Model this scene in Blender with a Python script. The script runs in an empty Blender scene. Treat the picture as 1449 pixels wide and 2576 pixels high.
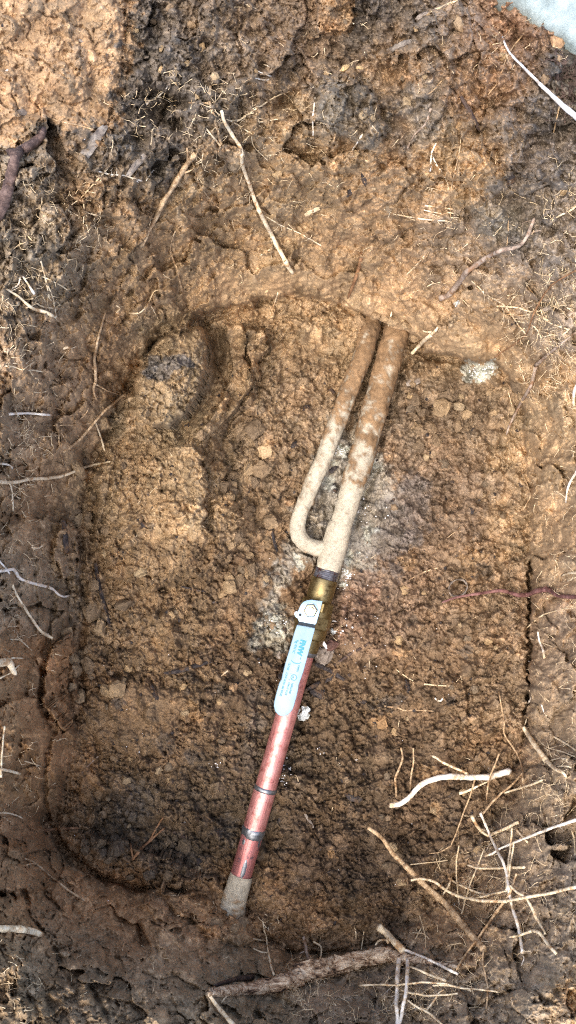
import bpy, bmesh, math, random
import numpy as np
from mathutils import Vector, Matrix, Quaternion

random.seed(7)
rng = np.random.default_rng(11)
S = bpy.context.scene
COL = S.collection

# ------------------------------------------------------------------ camera, light
H = 1.30                      # camera height above the pit floor (m)
Z0 = 0.03
PX = 0.725 / 1449.0           # metres per plan unit at z = Z0
CX, CY = 724.5, 1288.0

cam = bpy.data.cameras.new('camera')
camo = bpy.data.objects.new('camera', cam); COL.objects.link(camo)
camo.location = (0, 0, H)
camo.rotation_euler = (0, 0, 0)
cam.sensor_fit = 'VERTICAL'; cam.sensor_height = 36.0
cam.lens = 18.0 / (0.5 * 2576 * PX / (H - Z0))
cam.clip_start = 0.02; cam.clip_end = 400
S.camera = camo

SUN_EL = math.radians(70); SUN_AZ = math.radians(218)   # direction the light comes from, from +X ccw
w = bpy.data.worlds.new('World'); S.world = w; w.use_nodes = True
nt = w.node_tree
bg = nt.nodes['Background']
sky = nt.nodes.new('ShaderNodeTexSky'); sky.sky_type = 'NISHITA'; sky.sun_disc = False
sky.sun_elevation = SUN_EL
sky.sun_rotation = math.radians(90) - SUN_AZ
sky.air_density = 0.6; sky.dust_density = 2.6; sky.ozone_density = 0.3
nt.links.new(sky.outputs[0], bg.inputs[0]); bg.inputs[1].default_value = 0.15
sl = bpy.data.lights.new('sun', 'SUN'); sl.energy = 0.5; sl.angle = math.radians(50); sl.color = (1.0, 0.93, 0.82)
so = bpy.data.objects.new('sun', sl); COL.objects.link(so)
sd = Vector((math.cos(SUN_EL) * math.cos(SUN_AZ), math.cos(SUN_EL) * math.sin(SUN_AZ), math.sin(SUN_EL)))
so.rotation_euler = sd.to_track_quat('Z', 'Y').to_euler(); so.location = sd * 5
vs = S.view_settings
vs.view_transform = 'Standard'; vs.look = 'None'; vs.gamma = 1.0; vs.use_curve_mapping = False
vs.exposure = 2.14
S.cycles.use_denoising = False
S.cycles.filter_width = 1.15
S.cycles.max_bounces = 6

# ------------------------------------------------------------------ helpers
def lin(c):
    c = np.asarray(c, float) / 255.0
    return np.where(c <= 0.04045, c / 12.92, ((c + 0.055) / 1.055) ** 2.4)

def at(dx, dy, z):
    k = PX * (H - z) / (H - Z0)
    return Vector(((dx - CX) * k, -(dy - CY) * k, z))

def mpp(z):
    return PX * (H - z) / (H - Z0)

def smooth(t):
    t = np.clip(t, 0, 1); return t * t * (3 - 2 * t)

def noise2(X, Y, s, seed):
    r = np.random.default_rng(seed); T = r.random((256, 256)).astype(np.float32)
    x = X / s + 1000.3; y = Y / s + 1000.7
    ix = np.floor(x).astype(np.int32); iy = np.floor(y).astype(np.int32)
    fx = (x - ix).astype(np.float32); fy = (y - iy).astype(np.float32)
    fx = fx * fx * (3 - 2 * fx); fy = fy * fy * (3 - 2 * fy)
    i0 = ix & 255; i1 = (ix + 1) & 255; j0 = iy & 255; j1 = (iy + 1) & 255
    a = T[j0, i0]; b = T[j0, i1]; c = T[j1, i0]; d = T[j1, i1]
    return (a + (b - a) * fx) * (1 - fy) + (c + (d - c) * fx) * fy - 0.5

def fbm(X, Y, s, seed, octs=4, gain=0.5):
    o = 0; g = 1.0
    for k in range(octs):
        o = o + g * noise2(X + 17.3 * k, Y - 9.1 * k, s / 2 ** k, seed + k); g *= gain
    return o

def cells(X, Y, s, seed, jit=.9):
    # tilted facets: nearest jittered cell -> (random offset + random tilt), distance to the border between cells
    r = np.random.default_rng(seed); T = r.random((128, 128, 5)).astype(np.float32)
    x = X / s + 300; y = Y / s + 300
    ix = np.floor(x).astype(np.int32); iy = np.floor(y).astype(np.int32)
    b1 = np.full(X.shape, 9.0, np.float32); b2 = np.full(X.shape, 9.0, np.float32); o = np.zeros(X.shape, np.float32)
    for dj in (-1, 0, 1):
        for di in (-1, 0, 1):
            q = T[(iy + dj) & 127, (ix + di) & 127]
            ux = x - (ix + di + .5 + (q[..., 0] - .5) * jit); uy = y - (iy + dj + .5 + (q[..., 1] - .5) * jit)
            d = np.sqrt(ux * ux + uy * uy).astype(np.float32)
            v = (q[..., 2] - .5) + (q[..., 3] - .5) * 1.6 * ux + (q[..., 4] - .5) * 1.6 * uy
            n = d < b1
            b2 = np.where(n, b1, np.minimum(b2, d)); o = np.where(n, v, o); b1 = np.where(n, d, b1)
    return o, b2 - b1

def sdf(X, Y, P):
    P = np.asarray(P, float); d = np.full(X.shape, 1e18); ins = np.zeros(X.shape, bool)
    n = len(P)
    for i in range(n):
        ax, ay = P[i]; bx, by = P[(i + 1) % n]
        ex, ey = bx - ax, by - ay; L = ex * ex + ey * ey + 1e-9
        t = np.clip(((X - ax) * ex + (Y - ay) * ey) / L, 0, 1)
        d = np.minimum(d, (X - ax - t * ex) ** 2 + (Y - ay - t * ey) ** 2)
        if ay != by:
            c = ((ay > Y) != (by > Y)) & (X < (bx - ax) * (Y - ay) / (by - ay) + ax)
            ins ^= c
    d = np.sqrt(d); return np.where(ins, -d, d)

def linedist(X, Y, P):
    d = np.full(X.shape, 1e18)
    for (ax, ay), (bx, by) in zip(P[:-1], P[1:]):
        ex, ey = bx - ax, by - ay; L = ex * ex + ey * ey + 1e-9
        t = np.clip(((X - ax) * ex + (Y - ay) * ey) / L, 0, 1)
        d = np.minimum(d, (X - ax - t * ex) ** 2 + (Y - ay - t * ey) ** 2)
    return np.sqrt(d)

def tag(o, label=None, cat=None, group=None, kind=None):
    if label: o['label'] = label
    if cat: o['category'] = cat
    if group: o['group'] = group
    if kind: o['kind'] = kind
    return o

def link(name, me, mat=None, parent=None):
    o = bpy.data.objects.new(name, me); COL.objects.link(o)
    if mat and not me.materials: me.materials.append(mat)
    if parent: o.parent = parent
    return o

def mesh_np(name, V, F, smooth_=True):
    me = bpy.data.meshes.new(name)
    V = np.asarray(V, np.float32); F = np.asarray(F, np.int32)
    me.vertices.add(len(V)); me.vertices.foreach_set('co', V.ravel())
    k = F.shape[1]
    me.loops.add(F.size); me.loops.foreach_set('vertex_index', F.ravel())
    me.polygons.add(len(F)); me.polygons.foreach_set('loop_start', np.arange(0, F.size, k, dtype=np.int32))
    me.polygons.foreach_set('use_smooth', np.full(len(F), smooth_))
    me.update(calc_edges=True)
    return me

def set_color(me, C, name='tint'):
    a = me.color_attributes.new(name, 'FLOAT_COLOR', 'POINT')
    A = np.ones((len(C), 4), np.float32); A[:, :3] = C
    a.data.foreach_set('color', A.ravel())

# ------------------------------------------------------------------ materials
def new_mat(name):
    m = bpy.data.materials.new(name); m.use_nodes = True
    return m, m.node_tree, m.node_tree.nodes['Principled BSDF']

def N(nt, t, **kw):
    n = nt.nodes.new(t)
    for k, v in kw.items(): setattr(n, k, v)
    return n

def tex_noise(nt, scale, detail=4, rough=0.6, coord=None):
    n = N(nt, 'ShaderNodeTexNoise'); n.inputs['Scale'].default_value = scale
    n.inputs['Detail'].default_value = detail; n.inputs['Roughness'].default_value = rough
    if coord is not None: nt.links.new(coord, n.inputs['Vector'])
    return n

def ramp(nt, fac, stops):
    r = N(nt, 'ShaderNodeValToRGB'); nt.links.new(fac, r.inputs[0])
    e = r.color_ramp.elements
    while len(e) < len(stops): e.new(0.5)
    for i, (p, c) in enumerate(stops):
        e[i].position = p; e[i].color = (*c, 1) if len(c) == 3 else c
    return r

def mult(nt, a, b, fac=1.0, typ='MULTIPLY'):
    m = N(nt, 'ShaderNodeMix', data_type='RGBA', blend_type=typ)
    m.inputs[0].default_value = fac
    nt.links.new(a, m.inputs[6]); nt.links.new(b, m.inputs[7])
    return m.outputs[2]

def bump(nt, bsdf, height, strength, dist):
    b = N(nt, 'ShaderNodeBump'); b.inputs['Strength'].default_value = strength; b.inputs['Distance'].default_value = dist
    nt.links.new(height, b.inputs['Height']); nt.links.new(b.outputs[0], bsdf.inputs['Normal'])

def soil_material():
    m, nt, b = new_mat('soil')
    g = N(nt, 'ShaderNodeNewGeometry').outputs['Position']
    a = N(nt, 'ShaderNodeAttribute', attribute_name='tint')
    n1 = tex_noise(nt, 420, 5, 0.7, g)
    r1 = ramp(nt, n1.outputs['Fac'], [(0.28, (0.55, 0.53, 0.52)), (0.5, (0.98, 0.97, 0.96)), (0.75, (1.4, 1.36, 1.3))])
    n2 = tex_noise(nt, 90, 4, 0.6, g)
    r2 = ramp(nt, n2.outputs['Fac'], [(0.3, (0.78, 0.76, 0.76)), (0.55, (1.02, 1.02, 1.02)), (0.75, (1.18, 1.16, 1.1))])
    c = mult(nt, a.outputs['Color'], r1.outputs[0]); c = mult(nt, c, r2.outputs[0])
    # sparse pale grit and dark organic specks
    v = N(nt, 'ShaderNodeTexVoronoi'); v.inputs['Scale'].default_value = 260; nt.links.new(g, v.inputs['Vector'])
    gr = ramp(nt, v.outputs['Color'], [(0.0, (0.45, 0.42, 0.42)), (0.07, (1, 1, 1)), (0.95, (1, 1, 1)), (0.985, (1.9, 1.9, 1.9))])
    c = mult(nt, c, gr.outputs[0])
    nt.links.new(c, b.inputs['Base Color'])
    b.inputs['Roughness'].default_value = 0.9
    b.inputs['Specular IOR Level'].default_value = 0.04
    n3 = tex_noise(nt, 700, 5, 0.7, g)
    bump(nt, b, n3.outputs['Fac'], 0.4, 0.0012)
    return m

def organic(name, stops, scale=160, rough=0.75, bscale=500, bd=0.0006, dirt=None, spec=0.3):
    m, nt, b = new_mat(name)
    g = N(nt, 'ShaderNodeNewGeometry').outputs['Position']
    n1 = tex_noise(nt, scale, 5, 0.65, g)
    c = ramp(nt, n1.outputs['Fac'], stops).outputs[0]
    if dirt:
        n2 = tex_noise(nt, 70, 5, 0.7, g)
        f = ramp(nt, n2.outputs['Fac'], [(0.50, (0, 0, 0)), (0.62, (1, 1, 1))]).outputs[0]
        mx = N(nt, 'ShaderNodeMix', data_type='RGBA'); nt.links.new(f, mx.inputs[0])
        nt.links.new(c, mx.inputs[6]); mx.inputs[7].default_value = (*lin(dirt), 1); c = mx.outputs[2]
    nt.links.new(c, b.inputs['Base Color']); b.inputs['Roughness'].default_value = rough
    b.inputs['Specular IOR Level'].default_value = spec
    n3 = tex_noise(nt, bscale, 4, 0.7, g); bump(nt, b, n3.outputs['Fac'], 0.6, bd)
    return m

def st(*cs):
    n = len(cs); return [(0.3 + 0.4 * i / (n - 1), tuple(lin(c))) for i, c in enumerate(cs)]

M = {}
M['soil'] = soil_material()
M['pale'] = organic('root_pale', st((196, 170, 128), (232, 214, 176), (242, 228, 200)), scale=260, dirt=(172, 138, 98))
M['white'] = organic('root_white', st((206, 190, 160), (240, 232, 214), (247, 243, 232)), scale=260, dirt=(200, 176, 140))
M['bleached'] = organic('root_bleached', st((120, 110, 100), (232, 230, 224), (246, 245, 240)), scale=90)
M['tan'] = organic('root_tan', st((134, 108, 78), (186, 158, 120), (214, 192, 156)), scale=260, dirt=(132, 102, 70))
M['brown'] = organic('root_brown', st((86, 60, 42), (132, 98, 68), (164, 128, 92)))
M['purple'] = organic('root_purple', st((78, 50, 46), (118, 82, 76), (150, 112, 104)), scale=110)
M['bark'] = organic('root_bark', st((48, 38, 34), (88, 70, 62), (124, 104, 92)), scale=170, bd=0.0015)
M['greyroot'] = organic('root_grey', st((112, 96, 82), (156, 138, 120), (186, 170, 150)), dirt=(130, 100, 74))
M['hair'] = organic('root_hair', st((186, 158, 116), (220, 198, 158), (232, 214, 180)))
M['log'] = organic('root_log', st((60, 48, 40), (186, 156, 122), (226, 204, 172)), scale=85, bd=0.002)
def streaked(name, stops, sc=(22, 170, 170)):
    m, nt, b = new_mat(name); g = N(nt, 'ShaderNodeNewGeometry').outputs['Position']
    mp = N(nt, 'ShaderNodeMapping'); nt.links.new(g, mp.inputs[0]); mp.inputs['Scale'].default_value = sc; mp.inputs['Rotation'].default_value = (0, 0, -.25)
    n1 = tex_noise(nt, 1.0, 6, .7, mp.outputs[0]); nt.links.new(ramp(nt, n1.outputs['Fac'], stops).outputs[0], b.inputs['Base Color'])
    b.inputs['Roughness'].default_value = .85; b.inputs['Specular IOR Level'].default_value = .2; bump(nt, b, n1.outputs['Fac'], .9, .004); return m
M['log'] = streaked('root_log', [(.36, tuple(lin((48, 38, 32)))), (.45, tuple(lin((150, 120, 92)))), (.55, tuple(lin((214, 190, 156)))), (.68, tuple(lin((236, 218, 188))))])
M['darklog'] = organic('root_log_dark', st((34, 28, 26), (62, 50, 44), (130, 104, 82)), scale=70, bd=0.002)
M['charcoal'] = organic('charcoal', st((30, 26, 25), (50, 45, 43), (84, 76, 70)), rough=0.8, dirt=(92, 70, 48))
M['woodgrey'] = organic('wood_grey', st((70, 62, 56), (118, 108, 96), (160, 150, 134)), scale=120)
M['wooddark'] = organic('wood_dark', st((42, 34, 30), (74, 60, 52), (100, 84, 72)), scale=120)
M['woodpale'] = organic('wood_pale', st((140, 116, 84), (206, 182, 142), (226, 208, 176)), scale=120)
M['stone'] = organic('stone_grey', st((96, 88, 80), (132, 120, 106), (160, 150, 136)), scale=150)
M['whitestone'] = organic('stone_white', st((120, 124, 120), (206, 212, 208), (228, 232, 230)), scale=130)
M['white_bit'] = organic('white_grain', st((200, 198, 192), (236, 234, 230), (245, 245, 242)))
M['redlump'] = organic('rust_lump', st((60, 40, 34), (92, 66, 56), (112, 84, 72)), scale=140)

# ------------------------------------------------------------------ terrain heights
STEP = 2.0
xi = np.arange(-80, 1532, STEP); yi = np.arange(-80, 2660, STEP)
X, Y = np.meshgrid(xi, yi)
NYI, NXI = X.shape

FLOOR = [(200,1330),(215,1230),(250,1130),(300,1040),(335,950),(400,862),(515,812),(640,770),(700,747),(780,742),(860,765),
 (900,796),(960,812),(1030,846),(1060,892),(1150,908),(1250,925),(1290,965),(1320,1100),(1330,1300),(1332,1500),(1328,1700),
 (1320,1850),(1275,2000),(1205,2130),(1140,2230),(1050,2320),(960,2365),(850,2385),(740,2390),(660,2352),(622,2310),(540,2285),
 (470,2252),(350,2242),(250,2218),(170,2150),(128,2070),(165,1980),(200,1850),(205,1700),(190,1500)]
xc = np.arange(-80, 1545, 8.0); yc = np.arange(-80, 2673, 8.0)
Xc, Yc = np.meshgrid(xc, yc)

def upsample(A):
    fx = (xi - xc[0]) / 8.0; fy = (yi - yc[0]) / 8.0
    ix = np.minimum(fx.astype(int), len(xc) - 2); iy = np.minimum(fy.astype(int), len(yc) - 2)
    tx = (fx - ix)[None, :]; ty = (fy - iy)[:, None]
    a = A[np.ix_(iy, ix)]; b = A[np.ix_(iy, ix + 1)]; c = A[np.ix_(iy + 1, ix)]; d = A[np.ix_(iy + 1, ix + 1)]
    return (a * (1 - tx) + b * tx) * (1 - ty) + (c * (1 - tx) + d * tx) * ty

wx = fbm(X, Y, 60, 5, 3) ; wy = fbm(X, Y, 60, 55, 3)
D = upsample(sdf(Xc, Yc, FLOOR)) + 22 * wx + 26 * fbm(X, Y, 170, 73, 2) * smooth((1100 - X) / 300) + 8 * fbm(X, Y, 16, 71, 3)

CTRL = [  # x, y, slope (m per unit), step at the foot (m)
 (700,700,.00066,.030),(850,740,.00066,.026),(1000,780,.00068,.030),(1120,885,.00075,.065),(1300,950,.0010,.03),(1340,1300,.0015,.010),
 (1340,1700,.0014,.03),(1300,1900,.0011,.014),(1200,2200,.0008,.010),(900,2400,.0008,.022),(600,2320,.00075,.010),
 (420,2250,.0009,.03),(300,2240,.0010,.022),(130,2060,.0014,.022),(180,1800,.0013,.010),(190,1400,.0012,.004),(300,1000,.0010,.014),(450,830,.0008,.030)]
ws = 0; sl_ = 0; stp = 0
for x, y, s, p in CTRL:
    k = 1.0 / ((Xc - x) ** 2 + (Yc - y) ** 2 + 3000.0) ** 1.5
    ws = ws + k; sl_ = sl_ + k * s; stp = stp + k * p
SL = upsample(sl_ / ws); SP = upsample(stp / ws)
GL = 0.33
dp = np.maximum(D, 0)
hw = SP * smooth(D / 12.0) + SL * dp
kk = 0.03
h = -kk * np.log(np.exp(-hw / kk) + np.exp(-GL / kk)) + kk * math.log(1 + math.exp(-GL / kk))
wallm = smooth(D / 40.0); rimm = smooth((h - 0.24) / 0.08)
h += 0.034 * fbm(X, Y, 200, 21, 3) * (0.25 + 0.75 * wallm) + 0.010 * fbm(X, Y, 60, 31, 3) * (0.6 + 0.6 * rimm)
h += 0.010 * fbm(X, Y, 120, 41, 3) * (1 - wallm)
AX = lambda y: 850 - 0.283 * (y - 1340)              # plan line of the pipe axis
gd = np.abs(X - AX(Y)) * 0.962
h -= 0.008 * np.exp(-(gd / 45.0) ** 2) * smooth((Y - 880) / 60) * smooth((2280 - Y) / 60)
OCHRE = [(-90,-90),(322,-90),(316,40),(314,110),(302,180),(292,240),(270,320),(205,352),(110,295),(85,330),(40,372),(-90,410)]
rough = np.clip(.35 + .65 * wallm - .75 * np.exp(-((D - 40) / 45) ** 2) * (Y < 960) * (X > 540), .1, 1)
rough *= 1 - .72 * smooth(-sdf(X, Y, OCHRE) / 20)
for sc, am, sd_ in ((130, .030, 130), (75, .012, 131), (34, .006, 132), (18, .0035, 133)):
    o, e = cells(X + sc * .55 * fbm(X, Y, sc * .6, sd_ + 40, 3, .6), Y + sc * .55 * fbm(X, Y, sc * .6, sd_ + 50, 3, .6), sc, sd_)
    h += am * o * rough - am * .10 * np.clip(1 - e / .10, 0, 1) * rough

def win(P, pad):
    P = np.asarray(P, float)
    x0, y0 = P.min(0) - pad; x1, y1 = P.max(0) + pad
    i0 = max(0, int((x0 - xi[0]) / STEP)); i1 = min(NXI, int((x1 - xi[0]) / STEP) + 2)
    j0 = max(0, int((y0 - yi[0]) / STEP)); j1 = min(NYI, int((y1 - yi[0]) / STEP) + 2)
    return slice(j0, j1), slice(i0, i1)

def raise_map(P, hh, edge, dome=0.0, warp=6, dw=40, seed=3, cj=1.0):
    sl = win(P, 40)
    d = sdf(X[sl], Y[sl], P) + warp * 1.7 * fbm(X[sl], Y[sl], 24, seed, 2) + cj * warp * 1.5 * cells(X[sl], Y[sl], 13, seed + 5)[0]
    t = np.clip(-d / edge, 0, 1); t = np.sqrt(1 - (1 - t) ** 2)
    r = hh * t + dome * (1 - np.exp(-np.maximum(-d, 0) / dw))
    return sl, r

def blob(x, y, r, a):
    sl = win([(x, y)], r * 2.6)
    q = ((X[sl] - x) ** 2 + (Y[sl] - y) ** 2) / (r * r) * (1 + 1.2 * wx[sl])
    h[sl] += a * np.exp(-q)

def carve(P, wd, depth, warp=3):
    sl = win(P, wd * 3 + 8)
    d = linedist(X[sl] + warp * 2 * noise2(X[sl], Y[sl], 12, 77), Y[sl] + warp * 2 * noise2(X[sl], Y[sl], 12, 78), P)
    h[sl] -= depth * np.clip(1 - d / wd, 0, 1)

# clumps, ledges and hollows that belong to the terrain
OCHRE = [(-90,-90),(322,-90),(316,40),(314,110),(302,180),(292,240),(270,320),(205,352),(110,295),(85,330),(40,372),(-90,410)]
for P, hh, e, dm in [
 (OCHRE, .006, 5, .003),
 ([(225,1210),(330,965),(420,845),(520,818),(575,1000),(560,1130),(585,1250),(640,1350),(540,1450),(380,1490),(270,1450),(232,1330)], .036, 70, .020),
 ([(800,-90),(892,-90),(888,40),(884,80),(800,86)], .018, 7, .004),
 ([(800,215),(900,200),(955,250),(975,330),(940,372),(860,342),(800,300)], .020, 10, .004),
 ([(1120,300),(1180,280),(1215,350),(1262,462),(1200,480),(1150,440)], .018, 10, .004),
 ([(1240,260),(1380,240),(1400,350),(1412,470),(1330,450),(1268,420)], .018, 10, .004),
 ([(1010,60),(1090,30),(1095,60),(1040,80)], .014, 8, 0),
 ([(140,1340),(170,1308),(192,1330),(202,1400),(182,1472),(150,1452),(135,1400)], .042, 9, .004),
 ([(230,470),(330,470),(345,540),(300,560),(250,530)], .014, 8, .004),
 ([(400,2238),(450,2212),(510,2203),(570,2215),(575,2290),(520,2335),(440,2300)], .018, 14, .006),
 ([(520,2296),(660,2300),(690,2350),(600,2380),(520,2350)], .016, 20, .004),
 ([(1050,905),(1150,900),(1180,950),(1130,985),(1060,970)], .014, 10, .006),
 ([(525,1250),(600,1230),(640,1290),(660,1350),(620,1420),(540,1400)], .016, 14, .006),
 ([(210,1830),(230,1760),(330,1720),(480,1740),(560,1800),(540,1860),(400,1900),(300,1895)], .008, 45, .002),
 ([(-90,2120),(60,2125),(65,2200),(70,2240),(-90,2260)], .03, 10, .006),
 ([(-90,2255),(60,2250),(75,2330),(60,2400),(70,2580),(-90,2640)], .03, 12, .006),
 ([(620,2480),(700,2450),(700,2470),(640,2500)], .012, 6, 0)]:
    sl, r = raise_map(P, hh, e, dm); h[sl] += r
for b in [(405,285,34,-.050),(440,305,24,-.034),(365,352,24,-.03),(455,250,16,-.03),(715,255,30,-.036),(955,300,26,-.026),(1000,300,24,-.018),
 (1210,330,18,-.016),(1262,380,20,-.018),(1290,520,22,-.014),(660,170,20,-.02),(272,548,18,-.020),(300,590,26,-.010),(410,400,22,-.014),
 (600,860,14,-.018),(645,905,12,-.018),(515,816,14,-.030),(640,840,10,-.01),(327,975,14,-.035),(1085,915,34,-.034),(1150,928,30,-.022),(1190,930,26,-.014),
 (900,1330,22,-.006),(640,1300,22,-.012),(705,1280,20,-.010),(570,1330,20,-.012),(750,1800,25,-.008),(730,2390,30,-.010),(890,2400,30,-.01),
 (820,1660,28,-.010),(1190,2310,14,-.02),(1240,2240,14,-.018),(350,2520,20,-.012),(250,2480,40,-.012),(480,2480,30,-.010),(130,2530,24,-.016),
 (120,2440,30,-.012),(365,2370,14,-.014),(1330,1620,30,-.006),(930,1280,18,-.006),(545,1165,16,-.012),(610,1130,14,-.008)]:
    blob(*b)
for b in [(905,812,18,.020),(964,822,12,-.020),(1036,856,12,-.022),(880,850,20,.010),(920,770,24,.010),(540,2340,20,.010),(622,2340,20,.010),(590,2356,20,.014),(543,2300,11,-.016),(620,2290,14,-.010)]:
    blob(*b)
for Pq, wq, dq in [([(1038,850),(1004,950),(938,1190),(896,1318)], 15, .014), ([(968,830),(944,900),(906,1000),(850,1150),(796,1290)], 13, .012), ([(846,1470),(836,1600)], 16, .012),
    ([(806,1650),(752,1850),(700,2030),(646,2210)], 15, .012), ([(775,1660),(640,2120),(600,2260)], 26, .008)]:
    carve(Pq, wq, dq, 3)
# smooth grey scrapes
carve([(545,830),(552,880),(548,930),(530,990),(500,1040),(455,1090)], 20, .026, 2)
carve([(655,965),(640,1010),(590,1075),(510,1130)], 12, .012, 1)
carve([(1333,1410),(1329,1470),(1333,1530),(1328,1590),(1333,1640),(1327,1700),(1331,1740),(1322,1795)], 6, .045, 6)
carve([(1176,1725),(1178,1760),(1180,1800)], 5, .014, 2)
carve([(205,1130),(240,1240),(225,1350)], 16, .012, 2)
carve([(300,1120),(280,1200),(262,1290),(250,1360)], 9, .010, 2)
carve([(208,1330),(205,1430),(215,1560),(200,1660),(212,1760)], 12, .020, 5)
carve([(240,1250),(232,1330),(228,1400)], 9, .016, 4)
carve([(170,1500),(178,1600),(172,1700),(186,1800)], 9, .018, 5)
carve([(80,1420),(92,1520),(85,1600)], 9, .014, 5)
carve([(60,900),(120,960),(150,1040)], 10, .012, 6)
carve([(220,860),(250,930),(230,1000)], 12, .014, 6)
carve([(230,620),(205,720),(190,800)], 12, .016, 6)
carve([(108,1680),(100,1770),(134,1840),(116,1900),(110,2010),(122,2060)], 11, .026, 5)
carve([(500,826),(520,812),(580,790),(640,772),(700,750)], 6, .012, 6)
carve([(1040,880),(1070,900),(1130,912),(1170,915)], 9, .022, 7)
carve([(900,800),(880,785),(850,765)], 6, .010, 3)
carve([(660,2345),(720,2392),(800,2400),(900,2392),(980,2360)], 9, .016, 4)
carve([(1330,1795),(1322,1850),(1300,1920)], 6, .012, 4)
carve([(140,1480),(130,1560),(110,1640)], 10, .016, 3)
carve([(1185,2410),(1220,2330),(1260,2270)], 8, .016, 3)
carve([(215,2440),(235,2500),(270,2560)], 10, .012, 3)
carve([(60,2230),(72,2300),(120,2360),(180,2480)], 10, .014, 3)
carve([(350,2320),(360,2380)], 9, .012, 3)
for P in [[(60,40),(76,60),(70,95),(80,112)],[(66,220),(75,250),(100,275),(104,292)],[(100,25),(130,45),(150,40)],[(150,255),(190,262),(230,250)],
 [(20,120),(60,140),(110,150),(140,180)],[(180,60),(220,75),(240,110)],[(40,190),(30,240),(48,280)],[(312,0),(318,60),(314,100)],[(200,120),(210,160),(190,200)]]:
    carve(P, 3.2, .006, 4)
# raked striations on the trench wall
mask = np.exp(-(((X - 190) / 34) ** 2 + ((Y - 1990) / 120) ** 2)) \
     + .7 * np.exp(-(((X - 205) / 40) ** 2 + ((Y - 1780) / 110) ** 2))
h += 0.0045 * noise2(X + 8 * wx, Y / 14, 6, 91) * mask
mask2 = np.exp(-((D - 60) / 60) ** 2) * (Y < 900)
h += 0.003 * noise2(X / 7 + Y / 20, Y + X * .2, 8, 92) * mask2

# clumps of soil that could be lifted away (separate objects later)
CLODS = [
 dict(name='soil_clod', P=[(335,962),(358,902),(400,852),(460,818),(512,822),(523,870),(520,932),(500,992),(468,1042),(428,1076),(380,1076),(340,1040)], h=.078, e=11, d=.016,
      label='big crumbly brown soil clod with a dark grey patch leaning on the left pit side', cat='soil clod'),
 dict(name='clay_slab', P=[(566,815),(610,812),(622,850),(612,900),(634,932),(640,962),(600,1022),(560,1072),(505,1110),(482,1100),(530,1052),(566,992),(584,930),(574,870)], h=.040, e=5, d=.004,
      label='curved shovel-cut clay slab just right of the big soil clod', cat='clay slab'),
 dict(name='soil_clod', P=[(622,822),(668,828),(678,876),(655,902),(652,948),(626,955),(628,905),(614,870)], h=.042, e=7, d=.010,
      label='lumpy soil clod sitting on the top right of the curved clay slab', cat='soil clod'),
 dict(name='clay_slab', P=[(395,1132),(440,1120),(486,1122),(500,1140),(522,1146),(506,1166),(520,1188),(502,1210),(532,1236),(512,1266),(526,1290),(508,1316),(542,1352),(490,1400),(420,1440),(350,1420),(325,1350),(345,1250),(370,1180)], h=.036, e=5, d=.005,
      label='flat ochre clay slab with a ragged right edge below the big clod', cat='clay slab'),
 dict(name='soil_ridge', P=[(138,2076),(180,2085),(260,2110),(330,2130),(380,2146),(460,2168),(505,2212),(440,2238),(350,2230),(250,2203),(184,2150)], h=.030, e=9, d=.012,
      label='dark loose soil ridge lying along the bottom left foot of the pit', cat='soil ridge'),
 dict(name='clay_sliver', P=[(108,1690),(130,1622),(166,1600),(168,1650),(152,1700),(152,1790),(164,1838),(146,1832),(106,1762)], h=.044, e=8, d=.004,
      label='upright thin clay sliver peeling off the left pit wall', cat='clay sliver'),
 dict(name='soil_clod', P=[(1238,62),(1255,52)], h=0, e=1, d=0, label='', cat=''),
][:6]
for c in CLODS:
    c['sl'], c['R'] = raise_map(c['P'], c['h'], c['e'], c['d'], warp=4, seed=int(c['P'][0][0]), cj=0.0 if 'big' in c['label'] else 1.0)
    if c['cat'] == 'clay slab' and 'flat' in c['label']:
        c['R'] = c['R'] * (.1 + .9 * smooth((X[c['sl']] - 350) / 150)) * smooth((1440 - Y[c['sl']]) / 190)
    h[c['sl']] += c['R']

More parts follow.
